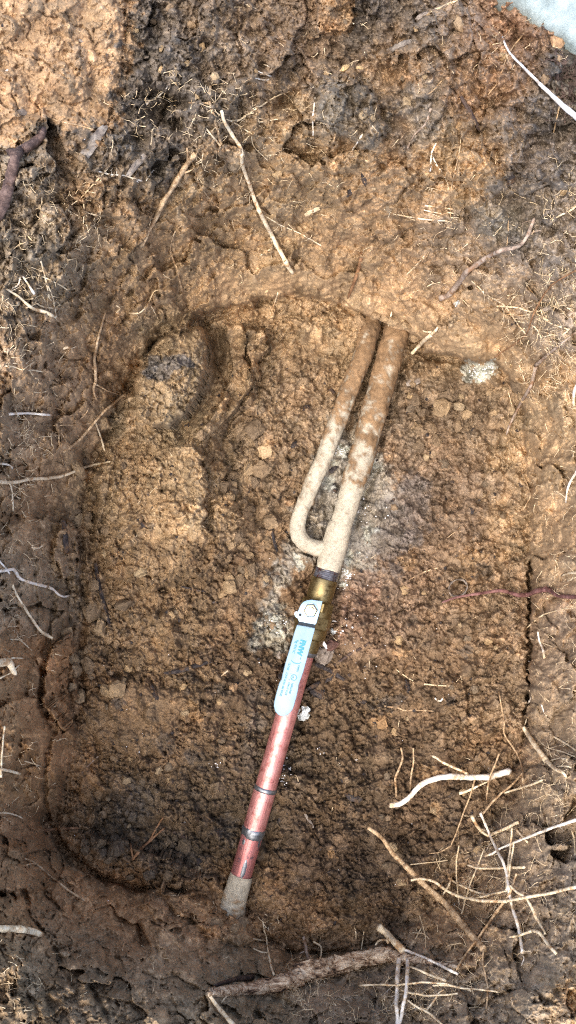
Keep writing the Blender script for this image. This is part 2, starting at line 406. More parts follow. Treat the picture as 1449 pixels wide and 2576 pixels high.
# ------------------------------------------------------------------ soil colours (natural soil types, wet and dry; shaded bottom and left painted lighter)
CP = [  # x, y, sigma, sRGB
 (430,220,110,(92,80,72)),(600,140,90,(112,90,70)),(520,310,70,(104,84,66)),(700,60,90,(128,100,76)),(950,40,60,(88,76,68)),(1100,60,80,(122,102,86)),
 (1250,90,80,(146,106,78)),(1200,200,80,(152,112,76)),(1360,270,70,(104,90,80)),(1000,170,70,(150,112,74)),(850,270,60,(112,96,82)),(1060,280,60,(110,94,84)),
 (1180,390,60,(166,126,80)),(900,400,90,(154,116,76)),(1320,350,60,(106,90,80)),(1310,570,80,(116,100,88)),(1430,190,60,(88,78,70)),(780,430,90,(152,118,78)),
 (650,450,100,(148,115,78)),(550,600,90,(158,122,80)),(450,650,90,(145,110,72)),(300,560,90,(148,112,74)),(620,700,80,(172,132,86)),(800,700,80,(172,132,88)),
 (950,640,80,(166,126,84)),(1000,740,70,(180,138,92)),(1200,830,80,(180,140,94)),(1180,700,80,(160,126,94)),(1400,720,90,(150,126,106)),(330,430,60,(96,84,74)),
 (60,600,90,(126,106,86)),(100,700,80,(124,104,82)),(60,850,90,(138,108,80)),(200,800,80,(148,114,76)),(250,900,60,(152,110,66)),(100,1000,90,(140,108,76)),
 (100,1300,90,(142,108,72)),(60,1450,70,(146,118,88)),(50,1750,80,(146,102,56)),(60,1920,80,(152,106,56)),(190,1950,60,(142,102,60)),(60,2100,80,(134,96,58)),
 (600,900,80,(146,112,74)),(780,850,80,(152,118,78)),(750,960,70,(134,104,74)),(650,1200,80,(122,94,66)),(450,1250,90,(166,130,88)),(430,980,80,(150,122,88)),
 (280,1230,70,(146,114,76)),(330,1400,70,(146,112,74)),(560,1250,60,(142,110,72)),(350,1500,80,(132,100,66)),(450,1600,80,(124,94,62)),(600,1500,80,(118,88,60)),(350,1800,90,(140,104,66)),(500,1800,80,(130,98,66)),(600,1700,70,(108,82,58)),
 (300,2080,80,(92,74,56)),(500,2000,90,(100,78,56)),(400,2200,80,(84,68,52)),(550,2130,70,(96,74,52)),(700,1950,70,(100,78,56)),
 (1150,1050,90,(140,110,80)),(1100,1250,90,(132,102,76)),(1200,1500,90,(142,108,74)),(1020,1520,80,(128,98,74)),(1050,1720,90,(128,96,64)),(1250,1600,80,(146,110,74)),
 (900,1950,90,(106,80,54)),(1000,2100,90,(100,76,54)),(880,2210,90,(86,66,50)),(1100,1980,90,(112,84,58)),(1250,1900,80,(134,100,66)),
 (1400,1100,90,(178,140,96)),(1400,1300,90,(174,136,94)),(1400,1600,90,(168,132,98)),(1400,1800,90,(156,126,96)),(1380,2000,90,(136,110,84)),(1350,2170,90,(128,106,86)),
 (1400,2400,90,(124,106,90)),(1200,2300,80,(122,96,70)),(1300,2500,90,(116,100,86)),(1449,2520,50,(156,124,84)),
 (700,2350,80,(110,82,54)),(300,2270,70,(140,100,58)),(500,2290,60,(142,104,64)),(450,2400,80,(124,100,76)),(200,2350,80,(118,90,62)),(50,2250,80,(124,92,58)),
 (50,2450,80,(100,82,62)),(200,2500,80,(94,78,62)),(600,2500,90,(112,94,74)),(900,2500,90,(108,92,78)),(1050,2560,80,(118,100,84)),(850,2360,60,(106,80,52))]
Xw = Xc + 0; Yw = Yc + 0
wxc = fbm(Xc, Yc, 60, 5, 3); wyc = fbm(Xc, Yc, 60, 55, 3)
Xw = Xc + 70 * wxc; Yw = Yc + 70 * wyc
wt = np.full(Xc.shape, 1e-9); cc = np.zeros(Xc.shape + (3,)); cc += 1e-9 * lin((130, 100, 70))
for x, y, s, c in CP:
    c = np.minimum(235, np.array(c, float) * (np.array([1.34, 1.30, 1.22]) if y > 2225 else 1.12 if (x > 1330 and y > 1880) else 1.08 if (x < 220 and y > 560) else np.array([.80, .80, .82]) if (y > 1650 and 240 < x < 1230) else np.array([.91, .91, .93]) if (x > 880 and 980 < y < 1660 and x < 1320) else 1.0))  # bottom, lower right and left painted lighter to make up for shade there
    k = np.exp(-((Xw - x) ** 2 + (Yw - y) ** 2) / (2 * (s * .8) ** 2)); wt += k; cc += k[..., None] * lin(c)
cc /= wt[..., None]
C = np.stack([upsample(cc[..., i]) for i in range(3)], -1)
C0 = C.copy()
def paint(P, col, edge=8, warp=14, amt=1.0, seed=9):
    sl = win(P, 40)
    d = sdf(X[sl], Y[sl], P) + warp * 2 * fbm(X[sl], Y[sl], 26, seed, 4, .65)
    t = (smooth(-d / edge + .5) * amt)[..., None]
    C[sl] = C[sl] * (1 - t) + lin(col) * t
def spot(x, y, r, col, amt=.9, seed=4, thr=0.0):
    sl = win([(x, y)], r * 2)
    q = np.hypot(X[sl] - x, Y[sl] - y) / r + 1.1 * fbm(X[sl], Y[sl], 14, seed, 4, .7)
    t = (smooth((1 - q) / .35) * amt)[..., None]
    C[sl] = C[sl] * (1 - t) + lin(col) * t
paint(OCHRE, (172, 130, 88), 40, 40)
paint([(800,-90),(892,-90),(888,40),(884,80),(800,86)], (180, 134, 88), 8, 8)
paint([(990,220),(1100,200),(1122,270),(1090,392),(1040,380),(1020,300)], (122, 106, 92), 26, 20, .7)
paint([(800,215),(900,200),(955,250),(975,330),(940,372),(860,342),(800,300)], (112, 98, 84), 24, 22, .7)
paint([(1190,520),(1290,505),(1310,590),(1250,620),(1200,590)], (122, 108, 94), 24, 18, .7)
paint([(860,1050),(960,1150),(1010,1260),(985,1380),(930,1450),(870,1500),(840,1430),(760,1420),(720,1480),(640,1620),(655,1520),(720,1400),(735,1360),(800,1160)], (150, 140, 130), 36, 26, .7)
paint([(880,1440),(960,1450),(950,1540),(900,1590),(850,1620),(840,1540)], (128, 92, 70), 20, 16, .7)
paint([(1015,1200),(1070,1210),(1075,1330),(990,1450),(930,1400),(960,1300)], (112, 98, 94), 24, 20, .7)
paint([(375,905),(420,895),(450,880),(480,890),(482,915),(440,930),(430,960),(380,955),(365,935)], (86, 80, 80), 8, 9, .9)
paint([(655,1545),(720,1520),(735,1580),(700,1625),(655,1620)], (160, 150, 134), 22, 18, .7)
for x, y, r, a in [(1175,925,16,.75),(1200,935,20,.95),(1232,930,22,.9),(1210,950,14,.8),(1180,952,14,.6),(855,1137,18,.95),(842,1165,10,.5),(872,1440,9,.9),(862,1470,7,.9),(700,1590,22,.4),(690,1555,16,.4),
 (1148,765,10,.8),(930,1170,26,.35),(905,1250,20,.35),(890,1300,16,.4),(930,1330,18,.4),(880,1400,20,.5),(755,1420,14,.5),(745,1400,10,.5),(830,1215,18,.4),(925,1360,14,.4)]:
    spot(x, y, r, (222, 222, 212), a, int(x))
for x, y, r in [(915,1255,12),(960,1300,16),(990,1270,22),(1000,1340,14),(930,1410,12),(1080,1300,20),(1060,1230,14),(980,1180,14),(640,1760,30),(700,1790,36),(560,1740,24),(480,1700,18),(300,1770,14),
 (420,1870,30),(480,1900,30),(560,2090,40),(330,2020,50),(640,1830,30),(960,1780,26),(1010,1760,16),(1130,1760,16),(1040,1560,18),(1220,1440,20),(1170,1640,18),(380,1330,12),(470,1740,10),(620,1900,40)]:
    spot(x, y, r, (74, 62, 54), .75, int(x + y))
for x, y, r in [(665,1135,24),(470,1270,26),(560,1180,20),(1030,1410,24),(1190,1400,30),(1180,1450,24),(1010,1640,20),(960,1810,26),(1080,1950,30),(830,2150,16),(400,1620,20),(490,1790,26),(590,1630,14),(620,1590,16),(150,930,20),(1270,1390,20),(1095,2040,18),(560,1010,30),(1250,430,24),(480,570,26),(520,510,30),(660,470,22)]:
    spot(x, y, r, (178, 132, 80), .5, int(x + y))

# ------------------------------------------------------------------ crumbs: rounded and faceted soil grains built into the relief
dens = np.full(X.shape, .9)
dens = np.where(D > 16, .5 + .4 * rimm, dens)
dens *= 1 - .75 * np.exp(-((D - 45) / 55) ** 2) * ((Y < 960) & (X > 540))
dens *= 1 - .6 * smooth(1 - np.abs(D - 60) / 90) * (X < 330) * (Y > 1000)
dens *= 1 - .6 * smooth((D - 20) / 60) * (Y > 2150) * (X < 900)
dens *= 1 - .5 * smooth((D - 10) / 30) * (X > 1250) * (Y > 1000)
sl = win(OCHRE, 0); dens[sl] *= 1 - .62 * smooth(-sdf(X[sl], Y[sl], OCHRE) / 12)
for P, a in [(CLODS[3]['P'], .2), (CLODS[1]['P'], .5), ([(990,220),(1100,200),(1122,270),(1090,392),(1040,380)], .7), ([(530,815),(565,815),(585,930),(560,1000),(470,1100),(450,1090),(520,1000)], .95),
             ([(860,1150),(1010,1260),(930,1450),(720,1560),(720,1400)], .45), ([(210,1830),(230,1760),(330,1720),(480,1740),(400,1900),(300,1895)], .6)]:
    sl = win(P, 10); dens[sl] *= 1 - a * smooth(-sdf(X[sl], Y[sl], P) / 10 + .5)
dens *= .55 + .9 * (fbm(X, Y, 70, 301, 3) + .5)
tintm = np.ones(X.shape, np.float32); warm = np.zeros(X.shape, np.float32)

for sc, dp_, sd_ in ((34, .009, 811), (19, .007, 812), (10, .0030, 813)):
    o, e = cells(X + sc * .6 * fbm(X, Y, sc * .7, sd_ + 40, 2), Y + sc * .6 * fbm(X, Y, sc * .7, sd_ + 50, 2), sc, sd_)
    h += (dp_ * .8 * o - dp_ * np.clip(1 - e / .22, 0, 1) * (fbm(X, Y, 40, sd_ + 60, 2) > -.1) * np.where(D > 20, .4, 1)) * np.clip(dens, 0, 1)
def stamp(n, r0, r1, hs, sink, power=2.0, dens=dens, sig=.26):
    px = rng.uniform(xi[0] + 8, xi[-1] - 8, n); py = rng.uniform(yi[0] + 8, yi[-1] - 8, n)
    jj = ((py - yi[0]) / STEP).astype(int); ii = ((px - xi[0]) / STEP).astype(int)
    keep = rng.random(n) < dens[jj, ii]
    px = px[keep]; py = py[keep]; jj = jj[keep]; ii = ii[keep]
    m = len(px)
    rr = r0 + (r1 - r0) * rng.random(m) ** power
    el = rng.uniform(.65, 1.0, m); an = rng.uniform(0, 6.283, m)
    tn = np.exp(rng.normal(0, sig, m)); wm = rng.normal(0, .5, m)
    na = rng.uniform(0, 6.283, (m, 4)); nsl = rng.uniform(.35, 1.2, (m, 4)); nc = rng.uniform(.55, .95, (m, 4))
    base = h.copy()
    for k in range(m):
        r = rr[k]; q = int(r / STEP) + 1
        j0 = max(0, jj[k] - q); j1 = min(NYI, jj[k] + q + 1); i0 = max(0, ii[k] - q); i1 = min(NXI, ii[k] + q + 1)
        u = (xi[i0:i1] - px[k])[None, :] / r; v = (yi[j0:j1] - py[k])[:, None] / r
        ca = math.cos(an[k]); sa = math.sin(an[k])
        p = u * ca + v * sa; s = (-u * sa + v * ca) / el[k]
        e = 1 - p * p - s * s
        z = np.sqrt(np.maximum(e, 0))
        for t in range(3):
            z = np.minimum(z, nc[k, t] - nsl[k, t] * (p * math.cos(na[k, t]) + s * math.sin(na[k, t])))
        cand = base[j0:j1, i0:i1] + (z * hs - sink) * (r * PX)
        hv = h[j0:j1, i0:i1]
        b = (e > 0) & (cand > hv)
        hv[b] = cand[b]
        tv = tintm[j0:j1, i0:i1]; tv[b] = tn[k]
        wv = warm[j0:j1, i0:i1]; wv[b] = wm[k]

drim = np.clip(rimm * 1.2, 0, 1) * .9 * (fbm(X, Y, 120, 311, 2) > -.12)
sl = win(OCHRE, 0); drim[sl] *= sdf(X[sl], Y[sl], OCHRE) > 6
stamp(900, 16, 44, .8, .25, 1.8, drim, .16)
stamp(3000, 10, 20, 1.1, .15, 1.6, drim, .2)
stamp(9000, 5, 12, 1.4, .1, 1.5, drim, .26)
stamp(3200, 12, 36, 1.15, .15, 1.8, sig=.26)
stamp(7500, 7, 18, 1.35, .15, 1.5)
pat = smooth((fbm(X, Y, 60, 321, 3) + .16) / .4)
stamp(13000, 4.5, 11, 1.5, .1, 1.6, dens * pat, .32)
stamp(9000, 3.2, 5, 1.8, .1, 1.2, dens * (.3 + .7 * pat), .34)
lowd = 1 - np.clip(dens, 0, 1)
h += 0.0016 * fbm(X, Y, 9, 401, 2) + 0.0022 * fbm(X + Y * .3, Y, 16, 411, 3) * (0.4 + lowd)
pits = noise2(X, Y, 7, 421) + .6 * noise2(X, Y, 15, 422)
h -= 0.006 * smooth((pits - .34) / .25) * (.35 + .65 * lowd)
tintm *= np.exp(.60 * fbm(X, Y, 26, 501, 4, .6) + .45 * fbm(X, Y, 75, 503, 3, .6)).astype(np.float32)
C *= tintm[..., None]
def soil_tone(C):
    lum = (C * np.array([.3, .55, .15])).sum(-1, keepdims=True)
    C = C * .64 + lum * .36 * np.array([1.05, 1.0, .87])
    L0 = .15
    C = C * (np.maximum(lum, .004) / L0) ** -.36
    return np.clip(C * np.array([.975, 1.015, .95]), .008, .62) * 1.28
C *= np.stack([1 + .05 * warm, 1 + 0 * warm, 1 - .10 * warm], -1)
C *= np.stack([1 + .10 * fbm(X, Y, 50, 511, 3), 1 + 0 * X, 1 - .14 * fbm(X, Y, 50, 511, 3)], -1)
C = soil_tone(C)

# the ground dips under the slab
SLABP = [(1214,-110),(1262,-52),(1312,-4),(1338,18),(1358,42),(1380,60),(1424,74),(1455,104),(1508,160),(1700,330),(1700,-400)]
h -= .07 * smooth(-sdf(X, Y, SLABP) / 10)

# ------------------------------------------------------------------ terrain meshes
ext = [5.0] * 40 + [7 * 1.42 ** k for k in range(1, 26)]
exl = np.cumsum(ext)
xs = np.concatenate([xi[0] - exl[::-1], xi, xi[-1] + exl]); ys = np.concatenate([yi[0] - exl[::-1], yi, yi[-1] + exl])
ne = len(exl)
hall = np.pad(h, ne, mode='edge'); Call = np.pad(C, ((ne, ne), (ne, ne), (0, 0)), mode='edge'); Dall = np.pad(D, ne, mode='edge')
XX, YY = np.meshgrid(xs, ys)
od = np.hypot(np.maximum(0, np.maximum(xi[0] - XX, XX - xi[-1])), np.maximum(0, np.maximum(yi[0] - YY, YY - yi[-1])))
out = od > 0; px_, py_ = XX[out], YY[out]
Do = sdf(px_, py_, FLOOR); wo = 0; so2 = 0
for x, y, sl0, p in CTRL:
    k = 1.0 / ((np.clip(px_, -200, 1650) - x) ** 2 + (np.clip(py_, -200, 2780) - y) ** 2 + 3000.0) ** 1.5; wo = wo + k; so2 = so2 + k * sl0
ho = np.minimum(.03 + np.maximum(Do, 0) * so2 / wo, 2.0)
ho = -kk * np.log(np.exp(-ho / kk) + np.exp(-GL / kk)) + kk * math.log(1 + math.exp(-GL / kk))
ho += 0.034 * fbm(px_, py_, 200, 21, 3) + 0.016 * fbm(px_, py_, 60, 31, 3)
for sc, am, sd_ in ((130, .030, 130), (75, .012, 131), (34, .008, 132), (19, .007, 812), (12, .005, 813)):
    o, e = cells(px_ + sc * .55 * fbm(px_, py_, sc * .6, sd_ + 40, 3, .6), py_ + sc * .55 * fbm(px_, py_, sc * .6, sd_ + 50, 3, .6), sc, sd_)
    ho += am * o - am * .3 * np.clip(1 - e / .15, 0, 1) * (sc < 40)
hn = hall.copy(); hn[out] = ho
t = smooth(od / 36.0); hall = hall * (1 - t) + hn * t
C0p = np.pad(soil_tone(C0), ((ne, ne), (ne, ne), (0, 0)), mode='edge')
soilavg = soil_tone(lin((140, 112, 82))[None, :])[0]
t2 = smooth(od / 420.0)[..., None]; C0p = C0p * (1 - t2) + soilavg * t2
nz = np.zeros(XX.shape); nz[out] = .7 * fbm(px_, py_, 26, 501, 4, .6) + .5 * fbm(px_, py_, 75, 503, 3, .6) + .5 * fbm(px_, py_, 9, 505, 2)
C0p = C0p * np.exp(nz)[..., None]; t3 = smooth(od / 24.0)[..., None]
Call = Call * (1 - t3) + np.clip(C0p, .008, .7) * t3
hter = hall.copy()
for c in CLODS:
    (sj, si) = c['sl']; R = c['R']
    m = R > .0025
    c['m'] = m
    er = m.copy(); er[1:-1, 1:-1] = m[1:-1, 1:-1] & m[:-2, 1:-1] & m[2:, 1:-1] & m[1:-1, :-2] & m[1:-1, 2:] & m[:-2, :-2] & m[2:, 2:] & m[:-2, 2:] & m[2:, :-2]
    v = hter[sj.start + ne:sj.stop + ne, si.start + ne:si.stop + ne]
    v[er] -= R[er] + .003
K = PX * (H - hter) / (H - Z0)
V = np.stack([(XX - CX) * K, -(YY - CY) * K, hter], -1).reshape(-1, 3)
ny, nx = XX.shape
idx = np.arange(ny * nx).reshape(ny, nx)
Fq = np.stack([idx[:-1, :-1], idx[1:, :-1], idx[1:, 1:], idx[:-1, 1:]], -1).reshape(-1, 4)
Dm = ((Dall[:-1, :-1] + Dall[1:, 1:]) / 2).ravel(); hm = ((hall[:-1, :-1] + hall[1:, 1:]) / 2).ravel()
odm = od[:-1, :-1].ravel()
zone = np.where(Dm < 4, 0, np.where((hm < .30 + 0 * hm) & (odm < 200), 1, 2))
Cf = Call.reshape(-1, 3)
for zi, nm in enumerate(['pit_floor', 'pit_wall', 'ground']):
    F = Fq[zone == zi]
    u, inv = np.unique(F.ravel(), return_inverse=True)
    me = mesh_np(nm, V[u], inv.reshape(-1, 4)); set_color(me, Cf[u])
    tag(link(nm, me, M['soil']), kind='structure')
for c in CLODS:
    (sj, si) = c['sl']; m = c['m']
    hh = h[sj, si]; R = c['R']; xx = X[sj, si]; yy = Y[sj, si]
    k = PX * (H - hh) / (H - Z0)
    top = np.stack([(xx - CX) * k, -(yy - CY) * k, hh], -1)
    zb = hh - R - .006; zb = np.where(m, zb, hh - .008); k2 = k
    bot = np.stack([(xx - CX) * k2, -(yy - CY) * k2, zb], -1)
    n = hh.size; id2 = np.arange(n).reshape(hh.shape)
    mf = m[:-1, :-1] & m[1:, :-1] & m[1:, 1:] & m[:-1, 1:]
    q = np.stack([id2[:-1, :-1], id2[1:, :-1], id2[1:, 1:], id2[:-1, 1:]], -1)[mf]
    E = {}
    for f in q:
        for a, b in ((0, 1), (1, 2), (2, 3), (3, 0)):
            e = (f[a], f[b])
            if (e[1], e[0]) in E: del E[(e[1], e[0])]
            else: E[e] = 1
    sk = np.array([(b, a, a + n, b + n) for a, b in E], int)
    F = np.concatenate([q, q[:, ::-1] + n, sk])
    VV = np.concatenate([top.reshape(-1, 3), bot.reshape(-1, 3)]); CC = np.concatenate([C[sj, si].reshape(-1, 3)] * 2)
    u, inv = np.unique(F.ravel(), return_inverse=True)
    me = mesh_np(c['name'], VV[u], inv.reshape(-1, 4)); set_color(me, CC[u])
    tag(link(c['name'], me, M['soil']), c['label'], c['cat'])

def boxblur(A, r):
    P = np.pad(A, ((r + 1, r), (r + 1, r)), mode='edge'); s = P.cumsum(0).cumsum(1); n = 2 * r + 1
    return (s[n:, n:] - s[:-n, n:] - s[n:, :-n] + s[:-n, :-n]) / (n * n)
hblur = boxblur(h, 4)
def surf(dx, dy):
    i = min(NXI - 1, max(0, int(round((dx - xi[0]) / STEP)))); j = min(NYI - 1, max(0, int(round((dy - yi[0]) / STEP))))
    return float(hblur[j, i])
def soilcol(dx, dy):
    i = min(NXI - 1, max(0, int(round((dx - xi[0]) / STEP)))); j = min(NYI - 1, max(0, int(round((dy - yi[0]) / STEP))))
    return C[max(0, j - 4):j + 5, max(0, i - 4):i + 5].reshape(-1, 3).mean(0)
#PART2
# ------------------------------------------------------------------ concrete slab at the corner
def concrete_material():
    m, nt, b = new_mat('concrete')
    g = N(nt, 'ShaderNodeNewGeometry').outputs['Position']
    n1 = tex_noise(nt, 60, 6, 0.75, g)
    c1 = ramp(nt, n1.outputs['Fac'], [(0.3, tuple(lin((112, 124, 120)))), (0.55, tuple(lin((148, 162, 158)))), (0.75, tuple(lin((172, 182, 178))))])
    v = N(nt, 'ShaderNodeTexVoronoi'); v.inputs['Scale'].default_value = 150; nt.links.new(g, v.inputs['Vector'])
    r = ramp(nt, v.outputs['Color'], [(0.0, (0.45, 0.47, 0.45)), (0.12, (1, 1, 1)), (0.9, (1, 1, 1)), (1.0, (1.12, 1.12, 1.12))])
    nt.links.new(mult(nt, c1.outputs[0], r.outputs[0], .7), b.inputs['Base Color']); b.inputs['Roughness'].default_value = .85
    n2 = tex_noise(nt, 260, 5, 0.7, g); bump(nt, b, n2.outputs['Fac'], .6, .002)
    return m
def slab():
    P = [(1200,-105),(1255,-52),(1306,-4),(1332,18),(1352,42),(1374,62),(1398,70),(1420,78),(1449,106),(1500,160),(1580,245)]
    z1 = GL + .014
    pts = [at(x + rng.normal(0, .8), y + rng.normal(0, .8), z1) for x, y in P]
    a = pts[0]; b = pts[-1]; d = (b - a).normalized(); nrm = Vector((-d.y, d.x, 0))
    if nrm.x < 0: nrm = -nrm
    rows = []
    offs = [(-.004, -.11), (0.0, -.07), (0.0, -.03), (0.001, -.012), (.004, -.003), (.010, 0), (.03, 0), (.08, 0), (.2, 0), (.6, 0), (1.6, 0)]
    line = []
    for p, q in zip(pts[:-1], pts[1:]):
        for k in range(6): line.append(p.lerp(q, k / 6))
    line.append(pts[-1])
    line = [a - d * 2.0, a - d * .6, a - d * .2] + line + [b + d * .2, b + d * .6, b + d * 2.0]
    V = []
    for p in line:
        for o, dz in offs:
            j = .0005 if o < .1 else 0
            V.append(p + nrm * o + Vector((rng.normal(0, j), rng.normal(0, j), dz + rng.normal(0, j * .5))))
    m = len(offs); F = []
    for i in range(len(line) - 1):
        for k in range(m - 1): F.append((i * m + k, (i + 1) * m + k, (i + 1) * m + k + 1, i * m + k + 1))
    me = mesh_np('concrete_slab', V, F)
    bm = bmesh.new(); bm.from_mesh(me); bmesh.ops.recalc_face_normals(bm, faces=bm.faces[:]); bm.to_mesh(me); bm.free()
    tag(link('concrete_slab', me, concrete_material()), 'pale grey concrete slab edge in the top right corner', 'concrete slab')
slab()

# ------------------------------------------------------------------ water pipe with ball valve
def metal(name, col, rough, col2=None, scale=60, met=1.0, scratch=True, stain=None, stain_amt=(.55, .66)):
    m, nt, b = new_mat(name)
    tc = N(nt, 'ShaderNodeTexCoord').outputs['Object']
    n1 = tex_noise(nt, scale, 5, 0.65, tc)
    c = ramp(nt, n1.outputs['Fac'], [(0.3, tuple(lin(col))), (0.7, tuple(lin(col2 or col)))]).outputs[0]
    mp = N(nt, 'ShaderNodeMapping'); nt.links.new(tc, mp.inputs[0]); mp.inputs['Scale'].default_value = (900, 900, 26)
    n2 = tex_noise(nt, 1.0, 3, 0.6, mp.outputs[0])
    if scratch:
        r = ramp(nt, n2.outputs['Fac'], [(0.35, (.74, .72, .72)), (0.5, (1, 1, 1)), (0.68, (1.22, 1.22, 1.22))])
        c = mult(nt, c, r.outputs[0])
    if stain:
        n3 = tex_noise(nt, 95, 5, 0.7, tc)
        f = ramp(nt, n3.outputs['Fac'], [(stain_amt[0], (0, 0, 0)), (stain_amt[1], (1, 1, 1))]).outputs[0]
        mx = N(nt, 'ShaderNodeMix', data_type='RGBA'); nt.links.new(f, mx.inputs[0]); nt.links.new(c, mx.inputs[6])
        mx.inputs[7].default_value = (*lin(stain), 1); c = mx.outputs[2]
    nt.links.new(c, b.inputs['Base Color']); b.inputs['Metallic'].default_value = met
    rr = N(nt, 'ShaderNodeMapRange'); nt.links.new(n2.outputs['Fac'], rr.inputs[0])
    rr.inputs[3].default_value = rough - .1; rr.inputs[4].default_value = rough + .14
    nt.links.new(rr.outputs[0], b.inputs['Roughness'])
    bump(nt, b, n2.outputs['Fac'], .12, .0004)
    return m

def crust_material():
    m, nt, b = new_mat('oxidised_pipe')
    g = N(nt, 'ShaderNodeNewGeometry').outputs['Position']
    a = N(nt, 'ShaderNodeAttribute', attribute_name='tint')
    n1 = tex_noise(nt, 240, 6, 0.75, g)
    r = ramp(nt, n1.outputs['Fac'], [(0.28, (.62, .58, .52)), (0.5, (1, 1, 1)), (0.75, (1.2, 1.2, 1.18))])
    nt.links.new(mult(nt, a.outputs['Color'], r.outputs[0]), b.inputs['Base Color'])
    b.inputs['Roughness'].default_value = .88; b.inputs['Specular IOR Level'].default_value = .25
    n2 = tex_noise(nt, 420, 6, 0.75, g); bump(nt, b, n2.outputs['Fac'], .7, .0012)
    return m
M['crust'] = crust_material()
M['copper'] = metal('copper', (206, 138, 130), .5, (224, 164, 156), met=.75, stain=(176, 112, 104), stain_amt=(.52, .64))
M['copper2'] = metal('copper_stained', (190, 120, 114), .5, (208, 146, 140), met=.75, stain=(92, 84, 92), stain_amt=(.55, .62))
M['brass'] = metal('brass', (124, 110, 74), .46, (160, 144, 102), scale=110, stain=(84, 68, 44), stain_amt=(.56, .68))
M['solder'] = metal('solder', (112, 116, 120), .45, (160, 164, 166), scale=200, scratch=False, met=.9)
M['thread'] = metal('thread_tape', (58, 54, 58), .45, (128, 130, 136), scale=150, met=.6, scratch=False, stain=(86, 52, 44), stain_amt=(.52, .6))
M['zinc'] = metal('zinc_plate', (120, 146, 160), .42, (150, 174, 188), scale=80, scratch=False)
M['nut'] = metal('plated_nut', (150, 144, 116), .32, (180, 174, 146), scale=90, scratch=False)
mv, nt_, b_ = new_mat('handle_sleeve')
g_ = N(nt_, 'ShaderNodeNewGeometry').outputs['Position']; n_ = tex_noise(nt_, 90, 5, .6, g_)
r_ = ramp(nt_, n_.outputs['Fac'], [(0.25, tuple(lin((122, 148, 160)))), (.6, tuple(lin((136, 164, 178))))])
nt_.links.new(r_.outputs[0], b_.inputs['Base Color']); b_.inputs['Roughness'].default_value = .38
M['sleeve'] = mv
mt, nt_, b_ = new_mat('teal_print'); b_.inputs['Base Color'].default_value = (*lin((0, 128, 142)), 1); b_.inputs['Roughness'].default_value = .5; M['print'] = mt
mt, nt_, b_ = new_mat('hole_shade'); b_.inputs['Base Color'].default_value = (*lin((40, 40, 40)), 1); b_.inputs['Roughness'].default_value = .8; M['hole'] = mt

ZA = .022                                  # height of the pipe axis
def AP(y, z=ZA): return at(AX(y), y, z)
def frame(p, q):
    a = (q - p).normalized(); up = Vector((0, 0, 1)); s = a.cross(up).normalized(); n = s.cross(a).normalized()
    return a, s, n
def fit(o, p, q):
    """give the object its own axis: local z along the pipe, so that grain and scratches run along it"""
    a, s, n = frame(p, q); Mx = Matrix((s, n, a)).transposed().to_4x4(); Mx.translation = p
    o.data.transform(Mx.inverted()); o.matrix_world = Mx

pipe = bpy.data.objects.new('water_pipe', None); COL.objects.link(pipe); pipe.location = AP(1700, 0.0)
tag(pipe, 'forked old water pipe joined by brass ball valve with pale blue lever to new copper', 'water pipe')
PINV = Matrix.Translation(-pipe.location)
def part(name, me, mat, parent=pipe):
    o = link(name, me, mat)
    o.parent = parent
    o.matrix_parent_inverse = parent.matrix_world.inverted() if parent is not pipe else PINV
    return o

def lathe(prof, n=36, jitter=0.0, bumpy=0.0, bs=40, oval=1.0, roll=0.0):
    """prof: list of (y plan coordinate, radius mm) along the pipe axis"""
    P = [AP(y) for y, r in prof]; a, s, nn = frame(P[0], P[-1]); V = []; F = []
    ph = rng.uniform(0, 100)
    for i, (p, (y, r)) in enumerate(zip(P, prof)):
        for k in range(n):
            t = 2 * math.pi * k / n + roll
            rr = r * .001
            if bumpy: rr += bumpy * .001 * float(fbm(np.array([[y * 1.0 + ph]]), np.array([[k * 360.0 / n * .28 if k < n / 2 else (n - k) * 360.0 / n * .28 + 500 * 0]]), bs, 900, 3)[0, 0])
            if jitter: rr += rng.normal(0, jitter) * .001
            V.append(p + s * (rr * math.cos(t)) + nn * (rr * math.sin(t)))
    m = len(prof)
    for i in range(m - 1):
        for k in range(n):
            k2 = (k + 1) % n
            F.append((i * n + k, i * n + k2, (i + 1) * n + k2, (i + 1) * n + k))
    for i, rev in ((0, 1), (m - 1, 0)):
        c = len(V); V.append(P[i])
        for k in range(n):
            k2 = (k + 1) % n; F.append((i * n + k, c, c, i * n + k2) if 0 else ((i * n + k2, i * n + k, c, c) if rev else (i * n + k, i * n + k2, c, c)))
    me = bpy.data.meshes.new('l'); me.from_pydata([tuple(v) for v in V], [], [tuple(dict.fromkeys(f)) for f in F])
    for p in me.polygons: p.use_smooth = True
    return me
def autosmooth(o, ang=35):
    me = o.data
    bm = bmesh.new(); bm.from_mesh(me); bmesh.ops.recalc_face_normals(bm, faces=bm.faces[:])
    for e in bm.edges:
        if len(e.link_faces) == 2 and e.calc_face_angle(0) > math.radians(ang): e.smooth = False
    bm.to_mesh(me); bm.free()

